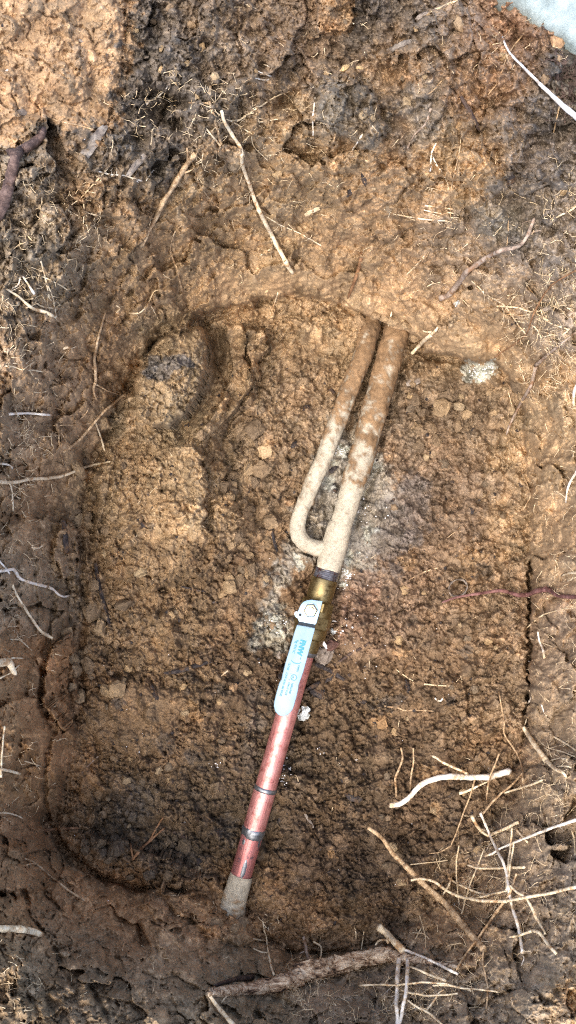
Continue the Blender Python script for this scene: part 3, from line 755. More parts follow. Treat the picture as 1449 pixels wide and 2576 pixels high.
def crust_tube(name, path, n=36, amp=.7, dirt=lambda y: 0, seed=0, closed_end=False):
    """path: (dx, dy, z, radius mm), old oxidised pipe with lumps of dirt"""
    P = []
    for (x0, y0, z0, r0), (x1, y1, z1, r1) in zip(path[:-1], path[1:]):
        L = math.hypot(x1 - x0, y1 - y0); k = max(1, int(L / 3.0))
        for i in range(k):
            t = i / k; P.append((x0 + (x1 - x0) * t, y0 + (y1 - y0) * t, z0 + (z1 - z0) * t, r0 + (r1 - r0) * t))
    P.append(path[-1])
    A = np.array(P)
    for _ in range(6):
        B = A.copy(); B[1:-1] = (A[:-2] + 2 * A[1:-1] + A[2:]) / 4; A = B
    W = [at(*p[:3]) for p in A]
    V = []; ang = []; ln = []
    L = 0
    for i, p in enumerate(W):
        a = (W[min(i + 1, len(W) - 1)] - W[max(i - 1, 0)]).normalized()
        s = a.cross(Vector((0, 0, 1))).normalized(); nn = s.cross(a)
        if i: L += (p - W[i - 1]).length * 1000
        for k in range(n):
            t = 2 * math.pi * k / n
            V.append((p, s, nn, t, A[i, 3], L, A[i, 1]))
    from mathutils import noise as mn
    f1 = []; f2 = []; f3 = []; f4 = []
    for (p, s, nn, t, r, L, y) in V:
        q = (p + s * (r * .001 * math.cos(t)) + nn * (r * .001 * math.sin(t)) + Vector((seed, 0, 0))) * 1000
        f1.append(mn.fractal(q / 22, 1, 2, 3) * .5); f2.append(mn.fractal(q / 5, 1, 2, 3) * .5)
        f3.append(mn.fractal(q / 15, .8, 2, 5) * .45); f4.append(mn.fractal(q / 30 + Vector((9, 4, 2)), .8, 2, 4) * .4)
    pts = []; colr = []
    for i, (p, s, nn, t, r, L, y) in enumerate(V):
        d = dirt(y); dd = float(smooth((d + 1.1 * f3[i] + .5 * f2[i] - .30) / .42))
        rr = (r + amp * (f1[i] * 1.5 + f2[i] * 1.0) + dd * (1.0 + 2.6 * f3[i] + 1.0 * f2[i])) * .001
        pts.append(tuple(p + s * (rr * math.cos(t)) + nn * (rr * math.sin(t))))
        c0 = lin((192, 182, 158)) * (1 + .45 * f4[i] + .3 * f2[i]); gq = float(smooth((f4[i] - .12) / .3)) * .35
        c0 = c0 * (1 - gq) + lin((186, 196, 176)) * gq
        c1 = lin((132, 106, 76)) * (1 + 1.0 * f2[i] + .8 * f1[i])
        colr.append(c0 * (1 - dd) + c1 * dd)
    F = []; m = len(W)
    for i in range(m - 1):
        for k in range(n):
            k2 = (k + 1) % n; F.append((i * n + k, i * n + k2, (i + 1) * n + k2, (i + 1) * n + k))
    me = mesh_np(name, pts, F); set_color(me, np.clip(np.array(colr), .01, .8) * .86)
    bm = bmesh.new(); bm.from_mesh(me); bmesh.ops.recalc_face_normals(bm, faces=bm.faces[:]); bm.to_mesh(me); bm.free()
    return part(name, me, M['crust'])

dtop = lambda y: float(np.interp(y, [830, 960, 1120, 1210, 1260, 1330, 1420], [.85, .8, .62, .55, .16, .08, .0]))
dbr = lambda y: float(np.interp(y, [800, 930, 1040, 1140, 1230, 1290, 1400], [.95, .85, .6, .26, .34, .14, .05]))
crust_tube('main_pipe', [(1020,740,-.024,15.0),(1009,785,-.010,15.0),(1002,815,.006,15.1),(995,842,.016,15.2),(980,895,.021,15.4),(962,961,.022,15.6),(898,1191,.022,14.8),(858,1320,.022,14.0)], dirt=dtop, seed=1, amp=.9)
crust_tube('tee_fitting', [(857,1316,.022,14.2),(855,1324,.022,15.9),(845,1362,.022,16.2),(828,1420,.022,16.2),(825,1430,.022,15.0),(823,1440,.022,14.5)], dirt=dtop, seed=2, amp=.55)
crust_tube('branch_pipe', [(958,735,-.024,11.2),(947,775,-.008,11.2),(939,803,.004,11.2),(930,835,.014,11.3),(914,891,.020,11.4),(874.5,991,.020,11.0),(819,1141,.020,10.6),(787,1215,.020,9.8),(757,1288,.020,9.7),(747,1320,.020,10.4),(751,1349,.020,10.4),(770,1370,.020,10.0),(800,1380,.021,10.3),(842,1378,.022,10.3)], dirt=dbr, seed=3, amp=1.0)
crust_tube('old_pipe_end', [(608,2199,.022,14.3),(603,2218,.022,14.9),(592,2255,.021,15.6),(581,2300,.021,16.4),(576,2318,.016,16.6),(570,2335,.002,16.8),(564,2355,-.02,17.0)], dirt=lambda y: float(np.interp(y, [2200, 2230, 2300, 2340], [-.1, .16, .3, .6])), seed=4, amp=.6)

def add_lathe(name, prof, mat, parent=pipe, **kw):
    me = lathe(prof, **kw); o = part(name, me, mat, parent); autosmooth(o)
    return o
def along(y0, y1, r, step=8): return [(y, r) for y in np.linspace(y0, y1, max(2, int((y1 - y0) / step)))]
threads = []
for i, y in enumerate(np.arange(1432, 1459, 2.2)): threads.append((y, 14.9 + (.7 if i % 2 else 0)))
add_lathe('threaded_end', [(1430, 14.2)] + threads + [(1460, 14.6)], M['thread'], bumpy=1.1, bs=9)
vb = add_lathe('valve_body', [(1455, 14.4), (1456, 16.2), (1458, 16.8), (1504, 16.9), (1507, 16.2), (1509, 16.0), (1512, 19.0), (1518, 20.3), (1536, 21.0), (1560, 21.2), (1570, 20.8), (1573, 19.8),
    (1576, 20.6), (1579, 21.4), (1598, 21.4), (1602, 20.4), (1605, 17.6), (1609, 17.0), (1632, 16.8), (1637, 16.2), (1641, 15.4), (1642, 13.5)], M['brass'], n=44)
add_lathe('hex_collar', [(1511, 19.6), (1513, 21.8), (1533, 22.3), (1536, 20.4)], M['brass'], vb, n=8, roll=.32)
add_lathe('hex_collar', [(1544, 20.5), (1547, 22.9), (1574, 23.3), (1577, 21.0)], M['brass'], vb, n=8, roll=.1)
add_lathe('solder_ring', [(1634, 15.8), (1637, 16.6), (1641, 16.2), (1645, 14.6), (1648, 13.4)], M['solder'], jitter=.12, n=40)
for nm, y0, y1, r, mt in [('copper_pipe', 1640, 1985, 13.55, 'copper'), ('coupling', 1984, 2090, 14.15, 'copper'), ('copper_pipe', 2089, 2206, 13.55, 'copper2')]:
    o = add_lathe(nm, along(y0, y1, r), M[mt]); 
add_lathe('solder_ring', [(1978, 13.4), (1980, 14.4), (1982, 14.9), (1986, 15.0), (1988, 14.6), (1990, 14.0)], M['solder'], jitter=.14, n=48)
add_lathe('solder_ring', [(2081, 13.9), (2083, 14.6), (2087, 15.1), (2093, 14.9), (2098, 14.3), (2104, 13.7), (2106, 13.3)], M['solder'], jitter=.25, n=48, bumpy=.8, bs=8)
# solder drips and dark flux marks
def patch_on_pipe(name, y0, y1, t0, t1, r, mat):
    V = []; F = []; ny_, nt2 = 10, 9
    P0, P1 = AP(y0), AP(y1); a, s, nn = frame(P0, P1)
    for i in range(ny_):
        f = i / (ny_ - 1)
        for k in range(nt2):
            g = k / (nt2 - 1); e = math.sqrt(max(0, 1 - (2 * f - 1) ** 2)); t = (t0 + t1) / 2 + (t1 - t0) * (g - .5) * (e * rng.uniform(.75, 1.1))
            ed = min(1.0, 3.0 * min(g, 1 - g) * e)
            rr = (r - .25 + .6 * ed) * .001
            p = P0.lerp(P1, f); V.append(tuple(p + s * (rr * math.cos(t)) + nn * (rr * math.sin(t))))
    for i in range(ny_ - 1):
        for k in range(nt2 - 1): F.append((i * nt2 + k, i * nt2 + k + 1, (i + 1) * nt2 + k + 1, (i + 1) * nt2 + k))
    return part(name, mesh_np(name, V, F), mat)
patch_on_pipe('solder_drip', 2096, 2124, math.pi * .72, math.pi * .88, 13.5, M['solder'])
patch_on_pipe('solder_drip', 2108, 2124, math.pi * .18, math.pi * .36, 13.5, M['solder'])
patch_on_pipe('solder_drip', 2150, 2206, math.pi * .42, math.pi * .62, 13.5, M['solder'])
for o in list(pipe.children):
    if o.name.split('.')[0] in ('copper_pipe', 'coupling'):
        fit_p, fit_q = AP(1640), AP(2200); a, s, n = frame(fit_p, fit_q); Mx = Matrix((s, n, a)).transposed().to_4x4(); Mx.translation = fit_p
        o.data.transform(Mx.inverted()); o.matrix_parent_inverse = PINV; o.matrix_basis = Mx

# stem boss, lever, nut, print
TILT = math.radians(7)
ax, asd, an = frame(AP(1500), AP(1700))
ROLL = -TILT
upv = (an * math.cos(ROLL) + asd * math.sin(-ROLL) * (1 if asd.x > 0 else -1) * -1).normalized()
def zh(dx, dy, z0):
    off = (dx - AX(dy)) * .00048 * .96
    return z0 + off * math.tan(TILT)
def plate(name, P, z0, th, mat, bev=.0006, parent=None, holes=None):
    bm = bmesh.new()
    top = [bm.verts.new(at(x, y, zh(x, y, z0 if not callable(z0) else z0(x, y)))) for x, y in P]
    f = bm.faces.new(top); f.normal_update()
    if f.normal.z < 0: f.normal_flip()
    r = bmesh.ops.extrude_face_region(bm, geom=[f]); vs_ = [v for v in r['geom'] if isinstance(v, bmesh.types.BMVert)]
    bmesh.ops.translate(bm, verts=vs_, vec=Vector((0, 0, -th)))
    bmesh.ops.recalc_face_normals(bm, faces=bm.faces[:])
    bmesh.ops.bevel(bm, geom=[e for e in bm.edges if abs((e.verts[0].co - e.verts[1].co).z) < th * .6], offset=bev, segments=2, affect='EDGES', profile=.5)
    me = bpy.data.meshes.new(name); bm.to_mesh(me); bm.free()
    for p in me.polygons: p.use_smooth = True
    o = part(name, me, mat, parent or pipe); autosmooth(o, 40); return o
def arc(cx, cy, r, a0, a1, n=8): return [(cx + r * math.cos(math.radians(a0 + (a1 - a0) * i / n)), cy + r * math.sin(math.radians(a0 + (a1 - a0) * i / n))) for i in range(n + 1)]
ZP, ZG = .054, .063
HP = [(811.8,1512),(802,1548),(795.6,1569),(793,1571.5),(752,1563.5),(751,1561.5),(749,1556),(744,1553.5),(741.5,1548),(744,1543),(749,1538.5),(753,1529),(757.5,1520),(764,1513.5),(773,1509.8),(784,1508.6),(798,1510.5)]
HG = [(747,1572),(770,1575.5),(792,1580.5),(792.5,1583),(778,1636),(771,1662),(763.5,1690),(758,1706),(753.5,1718),(751.2,1724),(751,1731),(746,1754),(741,1772),(737.5,1783),(731,1793),(722,1800.5),(711,1803),(700.5,1799.5),(692,1790),(688.5,1777),(690,1764),(695,1744),(701,1722),(703.5,1716),(708,1709),(709.4,1702),(716,1674),(728,1634),(740,1592)]
hd = plate('valve_handle', HG, ZG, .0042, M['sleeve'], .0013)
pl = plate('lever_plate', HP, ZP, .0026, M['zinc'], .0004, hd)
V = [at(752.5,1562.5,zh(752,1562,ZP-.0004)), at(793.5,1570.5,zh(794,1571,ZP-.0004)), at(791,1582,zh(792,1582,ZG-.0012)), at(748,1573.5,zh(747,1573,ZG-.0012))]
nb = Vector((0,0,-.0022)); V = V + [v + nb for v in V]
me = bpy.data.meshes.new('lever_step'); me.from_pydata([tuple(v) for v in V], [], [(0,1,2,3),(7,6,5,4),(0,4,5,1),(1,5,6,2),(2,6,7,3),(3,7,4,0)])
part('lever_step', me, M['solder'], hd)
def disc(name, cx, cy, z0, z1, r0, n, mat, parent, r1=None, rot=0.0, hollow=0):
    bm = bmesh.new(); c0 = at(cx, cy, z0)
    nvec = Vector((-math.tan(TILT) * .96, -math.tan(TILT) * .27, 1)).normalized(); t1 = nvec.orthogonal().normalized(); t2 = nvec.cross(t1)
    prof = [(0, 0), (r0, 0), (r0, .8 * (z1 - z0)), (r1 or r0 * .9, z1 - z0), (0, z1 - z0)]
    rings = []
    for r, zz in prof:
        if r == 0: rings.append([bm.verts.new(c0 + nvec * zz)]); continue
        rings.append([bm.verts.new(c0 + nvec * zz + (t1 * math.cos(2 * math.pi * k / n + rot) + t2 * math.sin(2 * math.pi * k / n + rot)) * r) for k in range(n)])
    for A, B in zip(rings[:-1], rings[1:]):
        for k in range(n):
            k2 = (k + 1) % n
            if len(A) == 1: bm.faces.new((A[0], B[k2], B[k]))
            elif len(B) == 1: bm.faces.new((A[k], A[k2], B[0]))
            else: bm.faces.new((A[k], A[k2], B[k2], B[k]))
    bmesh.ops.recalc_face_normals(bm, faces=bm.faces[:])
    me = bpy.data.meshes.new(name); bm.to_mesh(me); bm.free()
    for p in me.polygons: p.use_smooth = True
    o = part(name, me, mat, parent); autosmooth(o, 30); return o
disc('stem_boss', 786, 1537, .034, ZP - .003, .0105, 28, M['brass'], vb)
zt = zh(782, 1535, ZP)
disc('washer', 782, 1535, zt, zt + .0012, .0092, 32, M['zinc'], hd)
disc('stem_nut', 782, 1535, zt + .0012, zt + .0064, .0086, 6, M['nut'], hd, r1=.0072, rot=.3)
disc('valve_stem', 782, 1535, zt + .006, zt + .0092, .0043, 24, M['nut'], hd, r1=.0036)
disc('lever_hole_shade', 755.5, 1546.5, zh(755, 1546, ZP) - .0012, zh(755, 1546, ZP) + .0002, .0019, 16, M['hole'], hd)  # solid dark disc, its colour stands for the shade inside the hole
disc('stop_tab', 748.5, 1543, zh(748, 1543, ZP) - .009, zh(748, 1543, ZP) - .0028, .004, 12, M['solder'], hd)

def handle_text(txt, px, py, size, squeeze=1.0, off=0.0, ang=None):
    """text reading down the lever: (px,py) is the plan point where the line starts, on its baseline"""
    cu = bpy.data.curves.new('printed_text', 'FONT'); cu.body = txt; cu.size = size; cu.offset = off; cu.extrude = .00012
    o = bpy.data.objects.new('printed_text', cu); COL.objects.link(o)
    dg = bpy.context.evaluated_depsgraph_get(); me = bpy.data.meshes.new_from_object(o.evaluated_get(dg)); bpy.data.objects.remove(o)
    e = .0008
    p = at(px, py, zh(px, py, ZG) + .00025)
    q = at(px - 14.2, py + 50, zh(px - 14.2, py + 50, ZG) + .00025) if ang is None else at(px + ang[0], py + ang[1], zh(px, py, ZG) + .00025)
    xa = (q - p).normalized(); r = at(px + 50, py + 14.2, zh(px + 50, py + 14.2, ZG) + .00025); ya = (r - p).normalized(); za = xa.cross(ya).normalized()
    Mx = Matrix((xa * squeeze, ya, za)).transposed().to_4x4(); Mx.translation = p
    me.transform(Mx); ob = part('printed_text', me, M['print'], hd)
    return ob
def ph(zx, zy):   # point in the lever close-up -> plan
    return (679.2 + zx * .08498, 1592.4 + zy * .08498)
x, y = ph(925, 190); handle_text('FNW', x, y, .0088, .96, .0006)
x, y = ph(880, 740); handle_text('TM', x + 1.5, y - 2, .0022)
x, y = ph(775, 195); handle_text('Fig X411C', x, y, .0043, .93, .00012)
x, y = ph(560, 870); handle_text('CLOSE', x, y, .0034, .95, .00006)
x, y = ph(835, 945); handle_text('OPEN', x, y, .0034, .95, .00006)
x, y = ph(640, 1470); handle_text('NSF/ANSI', x, y, .0036, .92, .00006)
x, y = ph(545, 1455); handle_text('CAN 61 & 372', x, y, .0034, .8, .00006)
x, y = ph(480, 1165); handle_text('LOW LEAD 600 WOG', x, y, .0034, .92, .00006)
x, y = ph(612, 1195); handle_text('c', x, y, .0024)
x, y = ph(560, 1350); handle_text('us', x, y, .0024)
x, y = ph(668, 1258); handle_text('NU', x, y, .0032, .95)
def ring_print(pts, wd):
    V = []; F = []
    for i, (a, b) in enumerate(pts):
        for s_ in (-1, 1):
            V.append(tuple(at(a[0] + s_ * b[0] * wd, a[1] + s_ * b[1] * wd, zh(a[0], a[1], ZG) + .0003)))
    for i in range(len(pts) - 1): F.append((2 * i, 2 * i + 1, 2 * i + 3, 2 * i + 2))
    me = bpy.data.meshes.new('printed_mark'); me.from_pydata(V, [], F); part('printed_mark', me, M['print'], hd)
cx_, cy_ = ph(705, 1320); R_ = 85 * .08498
ring_print([((cx_ + R_ * math.cos(t), cy_ + R_ * math.sin(t)), (math.cos(t), math.sin(t))) for t in np.linspace(0, 2 * math.pi, 33)], .75)
arcp = [ph(*p) for p in [(620,790),(645,835),(690,875),(750,900),(820,907),(880,895),(925,870)]]
ring_print([(p, (-.25, 1.0)) for p in arcp], .9)
#PART3
# ------------------------------------------------------------------ roots
ORG = {1: (0, 0), 2: (724.5, 0), 3: (0, 641.5), 4: (724.5, 641.5), 5: (0, 1283), 6: (724.5, 1283), 7: (0, 1896.6), 8: (724.5, 1896.6)}

def spline(P, step):
    P = [np.array(p, float) for p in P]
    if len(P) == 2: P = [P[0], (P[0] + P[1]) / 2, P[1]]
    Q = [2 * P[0] - P[1]] + P + [2 * P[-1] - P[-2]]; out = []
    for i in range(1, len(Q) - 2):
        a, b, c, d = Q[i - 1:i + 3]; k = max(1, int(np.linalg.norm(c - b) / step))
        for j in range(k):
            t = j / k
            out.append(.5 * ((2 * b) + (c - a) * t + (2 * a - 5 * b + 4 * c - d) * t * t + (3 * b - a - 3 * c + d) * t ** 3))
    out.append(P[-1]); return np.array(out)

class TubeSet:
    def __init__(self): self.V = []; self.F = []
    def tube(self, W, R, n=6, seed=0, rough=.12):
        """W world points, R radii; irregular cross-section that tapers to closed ends"""
        b0 = len(self.V); m = len(W); ref = None
        prof = 1 + rough * rng.normal(0, 1, n)
        for i in range(m):
            a = (W[min(i + 1, m - 1)] - W[max(i - 1, 0)])
            a = a.normalized() if a.length > 1e-9 else Vector((0, 1, 0))
            if ref is None: ref = a.orthogonal().normalized()
            ref = (ref - a * ref.dot(a)); ref = ref.normalized() if ref.length > 1e-6 else a.orthogonal().normalized()
            s = a.cross(ref)
            for k in range(n):
                t = 2 * math.pi * k / n; r = R[i] * prof[k] * (1 + rough * .6 * random.gauss(0, 1))
                self.V.append(tuple(W[i] + ref * (r * math.cos(t)) + s * (r * math.sin(t))))
        for i in range(m - 1):
            for k in range(n):
                k2 = (k + 1) % n; self.F.append((b0 + i * n + k, b0 + i * n + k2, b0 + (i + 1) * n + k2, b0 + (i + 1) * n + k))
        for i in (0, m - 1):
            c = len(self.V); self.V.append(tuple(W[i]))
            for k in range(n):
                k2 = (k + 1) % n
                self.F.append((b0 + i * n + k2, b0 + i * n + k, c) if i == 0 else (b0 + i * n + k, b0 + i * n + k2, c))
    def mesh(self, name):
        me = bpy.data.meshes.new(name); me.from_pydata(self.V, [], self.F)
        for p in me.polygons: p.use_smooth = True
        return me

def trace(pts, w0, w1, lift=(0, 0), wig=1.0, step=6.0, knob=.1, arch=0.0):
    A = spline(pts, step); m = len(A)
    if wig:
        j = rng.normal(0, 1, (m, 2)); 
        for _ in range(2): j[1:-1] = (j[:-2] + j[1:-1] + j[2:]) / 3
        j[0] = j[-1] = 0; A = A + j * wig
    T = np.linspace(0, 1, m)
    wd = w0 + (w1 - w0) * T; wd = wd * (1 + knob * rng.normal(0, 1, m))
    wd[1:-1] = (wd[:-2] + 2 * wd[1:-1] + wd[2:]) / 4
    if w1 < w0 * .6 or w1 < 4: wd[-1] *= .4
    if w0 < w1 * .6 or w0 < 4: wd[0] *= .4
    zs = np.array([surf(*a) for a in A])
    zs2 = zs.copy()
    for _ in range(3): zs2[1:-1] = (zs2[:-2] + 2 * zs2[1:-1] + zs2[2:]) / 4
    z = np.maximum(zs, zs2) if True else zs
    lf = (lift[0] + (lift[1] - lift[0]) * T + arch * np.sin(math.pi * T)) * .001
    W = []; R = []
    for a, zz, l, d in zip(A, z, lf, wd):
        r = d * mpp(zz) / 2; W.append(at(a[0], a[1], zz + r * .55 + l)); R.append(max(r, .00035))
    return A, wd, W, R

def rootlet(ts, x, y, z, ang, L, w, depth=0, up=.25):
    """a thin wandering hair starting at plan point (x,y), height z"""
    n = max(4, int(L / 5)); W = []; R = []; da = 0
    for i in range(n + 1):
        t = i / n; W.append(at(x, y, z)); R.append(max(.00022, w * mpp(z) / 2 * (1 - .75 * t)))
        da = .7 * da + rng.normal(0, .22); ang += da * .5
        x += math.cos(ang) * L / n; y += math.sin(ang) * L / n
        zs = surf(x, y) + .0012; z = max(zs, z + (zs - z) * up + rng.normal(0, .0006))
        if depth and i > 1 and rng.random() < .30:
            rootlet(ts, x, y, z, ang + rng.choice([-1, 1]) * rng.uniform(.5, 1.2), L * rng.uniform(.25, .55), w * .7, depth - 1, up)
    ts.tube(W, R, 4, rough=.05)

used_meshes = []
def root(label, parts_, *a, **k):
    if isinstance(label, list):
        for l, p in zip(label, parts_): root1(l, [p], *a, **k)
    else: return root1(label, parts_, *a, **k)
def root1(label, parts_, mat='pale', hairs=0, hl=36, group=None, name='root', cat='root', n=7, depth=1):
    """parts_: list of dict(reg, pts, w=(w0,w1), lift, ...) ; the widths are in close-up units (half of a plan unit)"""
    ts = TubeSet()
    for p in parts_:
        o = ORG.get(p.get('r'), None); f = .5 if o else 1.0; o = o or (0, 0)
        pts = [(o[0] + f * a, o[1] + f * b) for a, b in p['p']]
        w0, w1 = p['w']; w0, w1 = [q * (1.2 if q < 9 else 1.0 if q < 18 else .92) for q in (w0, w1)]
        A, wd, W, R = trace(pts, w0 * f, w1 * f, p.get('lift', (0, 0)), p.get('wig', .8), 6.0, p.get('knob', .09), p.get('arch', 0))
        ts.tube(W, R, n if w0 * f > 4 else 5, rough=p.get('rough', .10 if w0 * f > 8 else .06))
        if hairs and p.get('h', 1):
            for _ in range(max(1, int(hairs * len(A) / 40.0 + .5))):
                i = int(rng.integers(1, len(A) - 1)); d = A[min(i + 1, len(A) - 1)] - A[i - 1]; ang = math.atan2(d[1], d[0]) + rng.choice([-1, 1]) * rng.uniform(.4, 1.4)
                rootlet(ts, A[i][0], A[i][1], W[i].z, ang, hl * rng.uniform(.4, 1.2), 1.7, depth)
    o = link(name, ts.mesh(name), M[mat]); tag(o, label, cat, group)
    return o
def P(r, w, *pts, **k): return dict(r=r, w=w if isinstance(w, tuple) else (w, w), p=list(pts), **k)

# --- top left
root('thick purplish brown root bending at a knuckle on the left edge', [P(1,(50,60),(215,660),(195,700),(150,735),(92,770),(68,830),(55,900),(32,970),(4,1050),(-40,1110),wig=.3,knob=.04,lift=(4,10)),
     P(1,(46,36),(52,762),(70,772),(95,785),wig=0,lift=(14,14))], 'bark', name='thick_root', n=14)
root('short pale thin root curving out of the dark topsoil', [P(1,(12,5),(735,525),(755,505),(790,490),(830,455),(850,420))], 'white', 1)
root('fuzzy tan root stick with a small side fork on the upper slope', [P(1,(22,30),(714,1238),(745,1170),(790,1090),(825,1010),(865,945),(905,880),(940,825),(982,776),wig=.6,lift=(2,8)),
     P(1,(12,9),(940,830),(944,790),(940,745),h=0,lift=(6,10)), P(1,(10,6),(925,872),(950,862),(970,852),h=0,lift=(5,6))], 'tan', 7, 9, name='root_stick', depth=0)
root('longest tan root running from the dark topsoil down to the pit edge', [P(1,(19,24),(1112,555),(1130,610),(1175,690),(1212,750),(1220,830),(1258,940),(1290,1030),(1328,1110),(1370,1190),(1410,1270),(1449,1342),(1470,1372),wig=.7,lift=(7,7)),
     P(1,(8,4),(1215,750),(1240,810),h=0), P(1,(8,5),(1310,1285),(1345,1262),(1380,1245),h=0)], 'pale', 3, 40)
root(['tan root hanging left of the longest root head', 'short level root ending at the tan root left of the longest root', 'small curved rootlet between the two tan roots at upper centre'], [P(1,(15,18),(1060,430),(1055,515),(1075,580),(1098,670),(1125,765)), P(1,(7,13),(945,515),(1000,520),(1052,518),h=0), P(1,(5,9),(1160,540),(1140,555),(1115,545),h=0)], 'tan', 2)
root('short pale root joining the elbowed root from the left', [P(1,(7,12),(1020,630),(1045,655),(1068,682),(1095,715),(1122,752))], 'pale', 1)
root('thin root hanging in two strands on the upper left slope', [P(1,(8,4),(560,820),(530,862),(480,915),(430,970),(395,1005),(360,1030)), P(1,(6,5),(418,1000),(424,1050),(420,1120),(426,1205),h=0)], 'hair', 4, 22)
root(['pale kinked rootlet under the dark grey wood flake', 'tiny strand under the pale kinked rootlet', 'small kinked white rootlet right of the dark grey wood flake'], [P(1,7,(490,860),(560,880),(620,882),(680,898),(720,912)), P(1,5,(650,890),(700,920),h=0), P(1,5,(735,910),(770,858),(792,866),h=0)], 'white', 3, 18)
root('thin brown rootlet trailing right of the fuzzy stick', [P(1,(8,4),(968,815),(985,870),(1005,930),(1060,1005),(1130,1075))], 'tan', 1, 20)
root('short hooked tan root under the fuzzy stick', [P(1,(5,13),(935,1125),(900,1145),(875,1180),(858,1250),(870,1305),(893,1355),(905,1420),(916,1465))], 'tan', 1, 18)
root('pale rootlet branching right from the longest root', [P(1,6,(1335,1085),(1400,1125),(1449,1150),(1520,1180),(1620,1238))], 'pale', 1, 20)
root('very thin tan rootlet crossing below the ochre clay patch', [P(1,(5,6),(210,570),(270,602),(340,620),(430,640),(510,672)), P(1,5,(192,610),(186,690),(150,760),(128,835),h=0)], 'tan', 1, 16)
root('small forked rootlet on dark soil at the left edge', [P(1,(7,4),(165,1222),(110,1225),(50,1265)), P(1,5,(120,1150),(140,1185),(165,1215),h=0)], 'hair', 1, 16)
root('fine rootlet fan spreading from the head of the longest root', [P(1,(8,5),(1190,610),(1240,578),(1300,540),(1400,480),(1460,458)), P(1,(6,4),(1140,600),(1200,630),(1260,670),(1330,692),(1400,690)), P(1,5,(1265,672),(1215,720)), P(1,5,(1265,672),(1280,740),(1350,810)),
     P(1,5,(1300,540),(1290,610),(1400,600))], 'hair', 4, 30, depth=2)
root(['white hooked rootlet topmost in the dark hollow at top centre', 'white slanting rootlet in the middle of the dark hollow at top centre', 'white level rootlet lowest in the dark hollow at top centre'], [P(1,6,(1318,322),(1350,332),(1368,342),(1360,362)), P(1,6,(1285,350),(1310,365),(1370,385)), P(1,6,(1270,395),(1320,402),(1360,398))], 'white')
# --- top right
root('bleached white branch lying in the top right corner', [P(2,(7,18),(1078,182),(1092,225),(1120,272),(1180,335),(1260,415),wig=.4,knob=.05,lift=(4,8)), P(2,(18,34),(1255,410),(1330,482),(1400,545),(1470,602),(1560,670),wig=.4,knob=.05,lift=(8,12))], 'bleached', name='white_branch', cat='branch', n=12)
root('thin brown rootlet passing under the bleached branch', [P(2,(7,6),(1190,165),(1110,272),(1065,390),(1040,435),(1005,478))], 'tan', 1, 14)
root('tan rootlet hanging below the bleached branch at the right edge', [P(2,(10,5),(1372,512),(1352,600),(1334,676))], 'tan')
root('pale horizontal rootlet below the grey scrape on the upper slope', [P(2,(6,10),(480,1050),(540,1076),(640,1096),(720,1106),(802,1110)), P(2,6,(660,1050),(780,1080),h=0)], 'pale', 1, 24)
root(['pale rootlet just above the horizontal one on the upper slope', 'short bent pale rootlet at the right end of the horizontal one'], [P(2,7,(690,1034),(750,1040),(840,1056)), P(2,5,(745,1090),(810,1070),(860,1085))], 'pale')
root('long thin vertical rootlet right of centre on the upper slope', [P(2,(6,5),(870,700),(860,780),(830,900),(815,1000),(818,1102))], 'tan', 2, 20)
root('short straight white rootlet on grey brown soil at top centre', [P(2,(9,6),(137,490),(126,580),(127,690))], 'white')
root('short fat white rootlet under the grey brown clump', [P(2,(6,13),(318,768),(345,725),(376,675))], 'white')
root(['small white bowed rootlet below the smooth grey scrape', 'small white straight rootlet right of the bowed one below the grey scrape'], [P(2,8,(745,722),(720,780),(716,860)), P(2,8,(728,790),(748,830),(772,865))], 'white')
root('brown root curving over the smooth grey scrape', [P(2,(16,10),(720,545),(695,620),(640,675),(600,745))], 'greyroot', 1, 24)
root('small tan rootlet between ochre crumbs above the grey scrape', [P(2,7,(775,405),(735,450),(680,488))], 'tan')
root('grey barked root sloping down right of the upper pit edge', [P(2,(16,32),(1240,1095),(1205,1185),(1160,1240),(1080,1258),(1000,1295),(940,1340),(900,1370),(855,1430),(810,1482),(770,1500),wig=.6,lift=(6,5)),
     P(2,(14,6),(1160,1238),(1230,1170),(1285,1158),h=0)], 'greyroot', 5, 30, name='barked_root', n=10)
root('thin straight rootlet standing above the grey barked root', [P(2,(6,5),(1106,1072),(1108,1160),(1100,1262))], 'tan')
root('pale rootlet reaching in from the right edge above the root net', [P(2,(12,7),(1470,1018),(1420,1060),(1370,1085),(1335,1105),(1315,1128))], 'pale', 2, 24)
root('thin curved rootlet on the smooth slope above the right cave', [P(2,5,(800,1150),(745,1182),(720,1240),(690,1300),(625,1360))], 'tan')
root('brown woody root stub pointing down over the pipes', [P(4,(12,24),(300,218),(322,165),(345,95),(362,45),(372,-10),lift=(6,2))], 'brown', 2, 16)
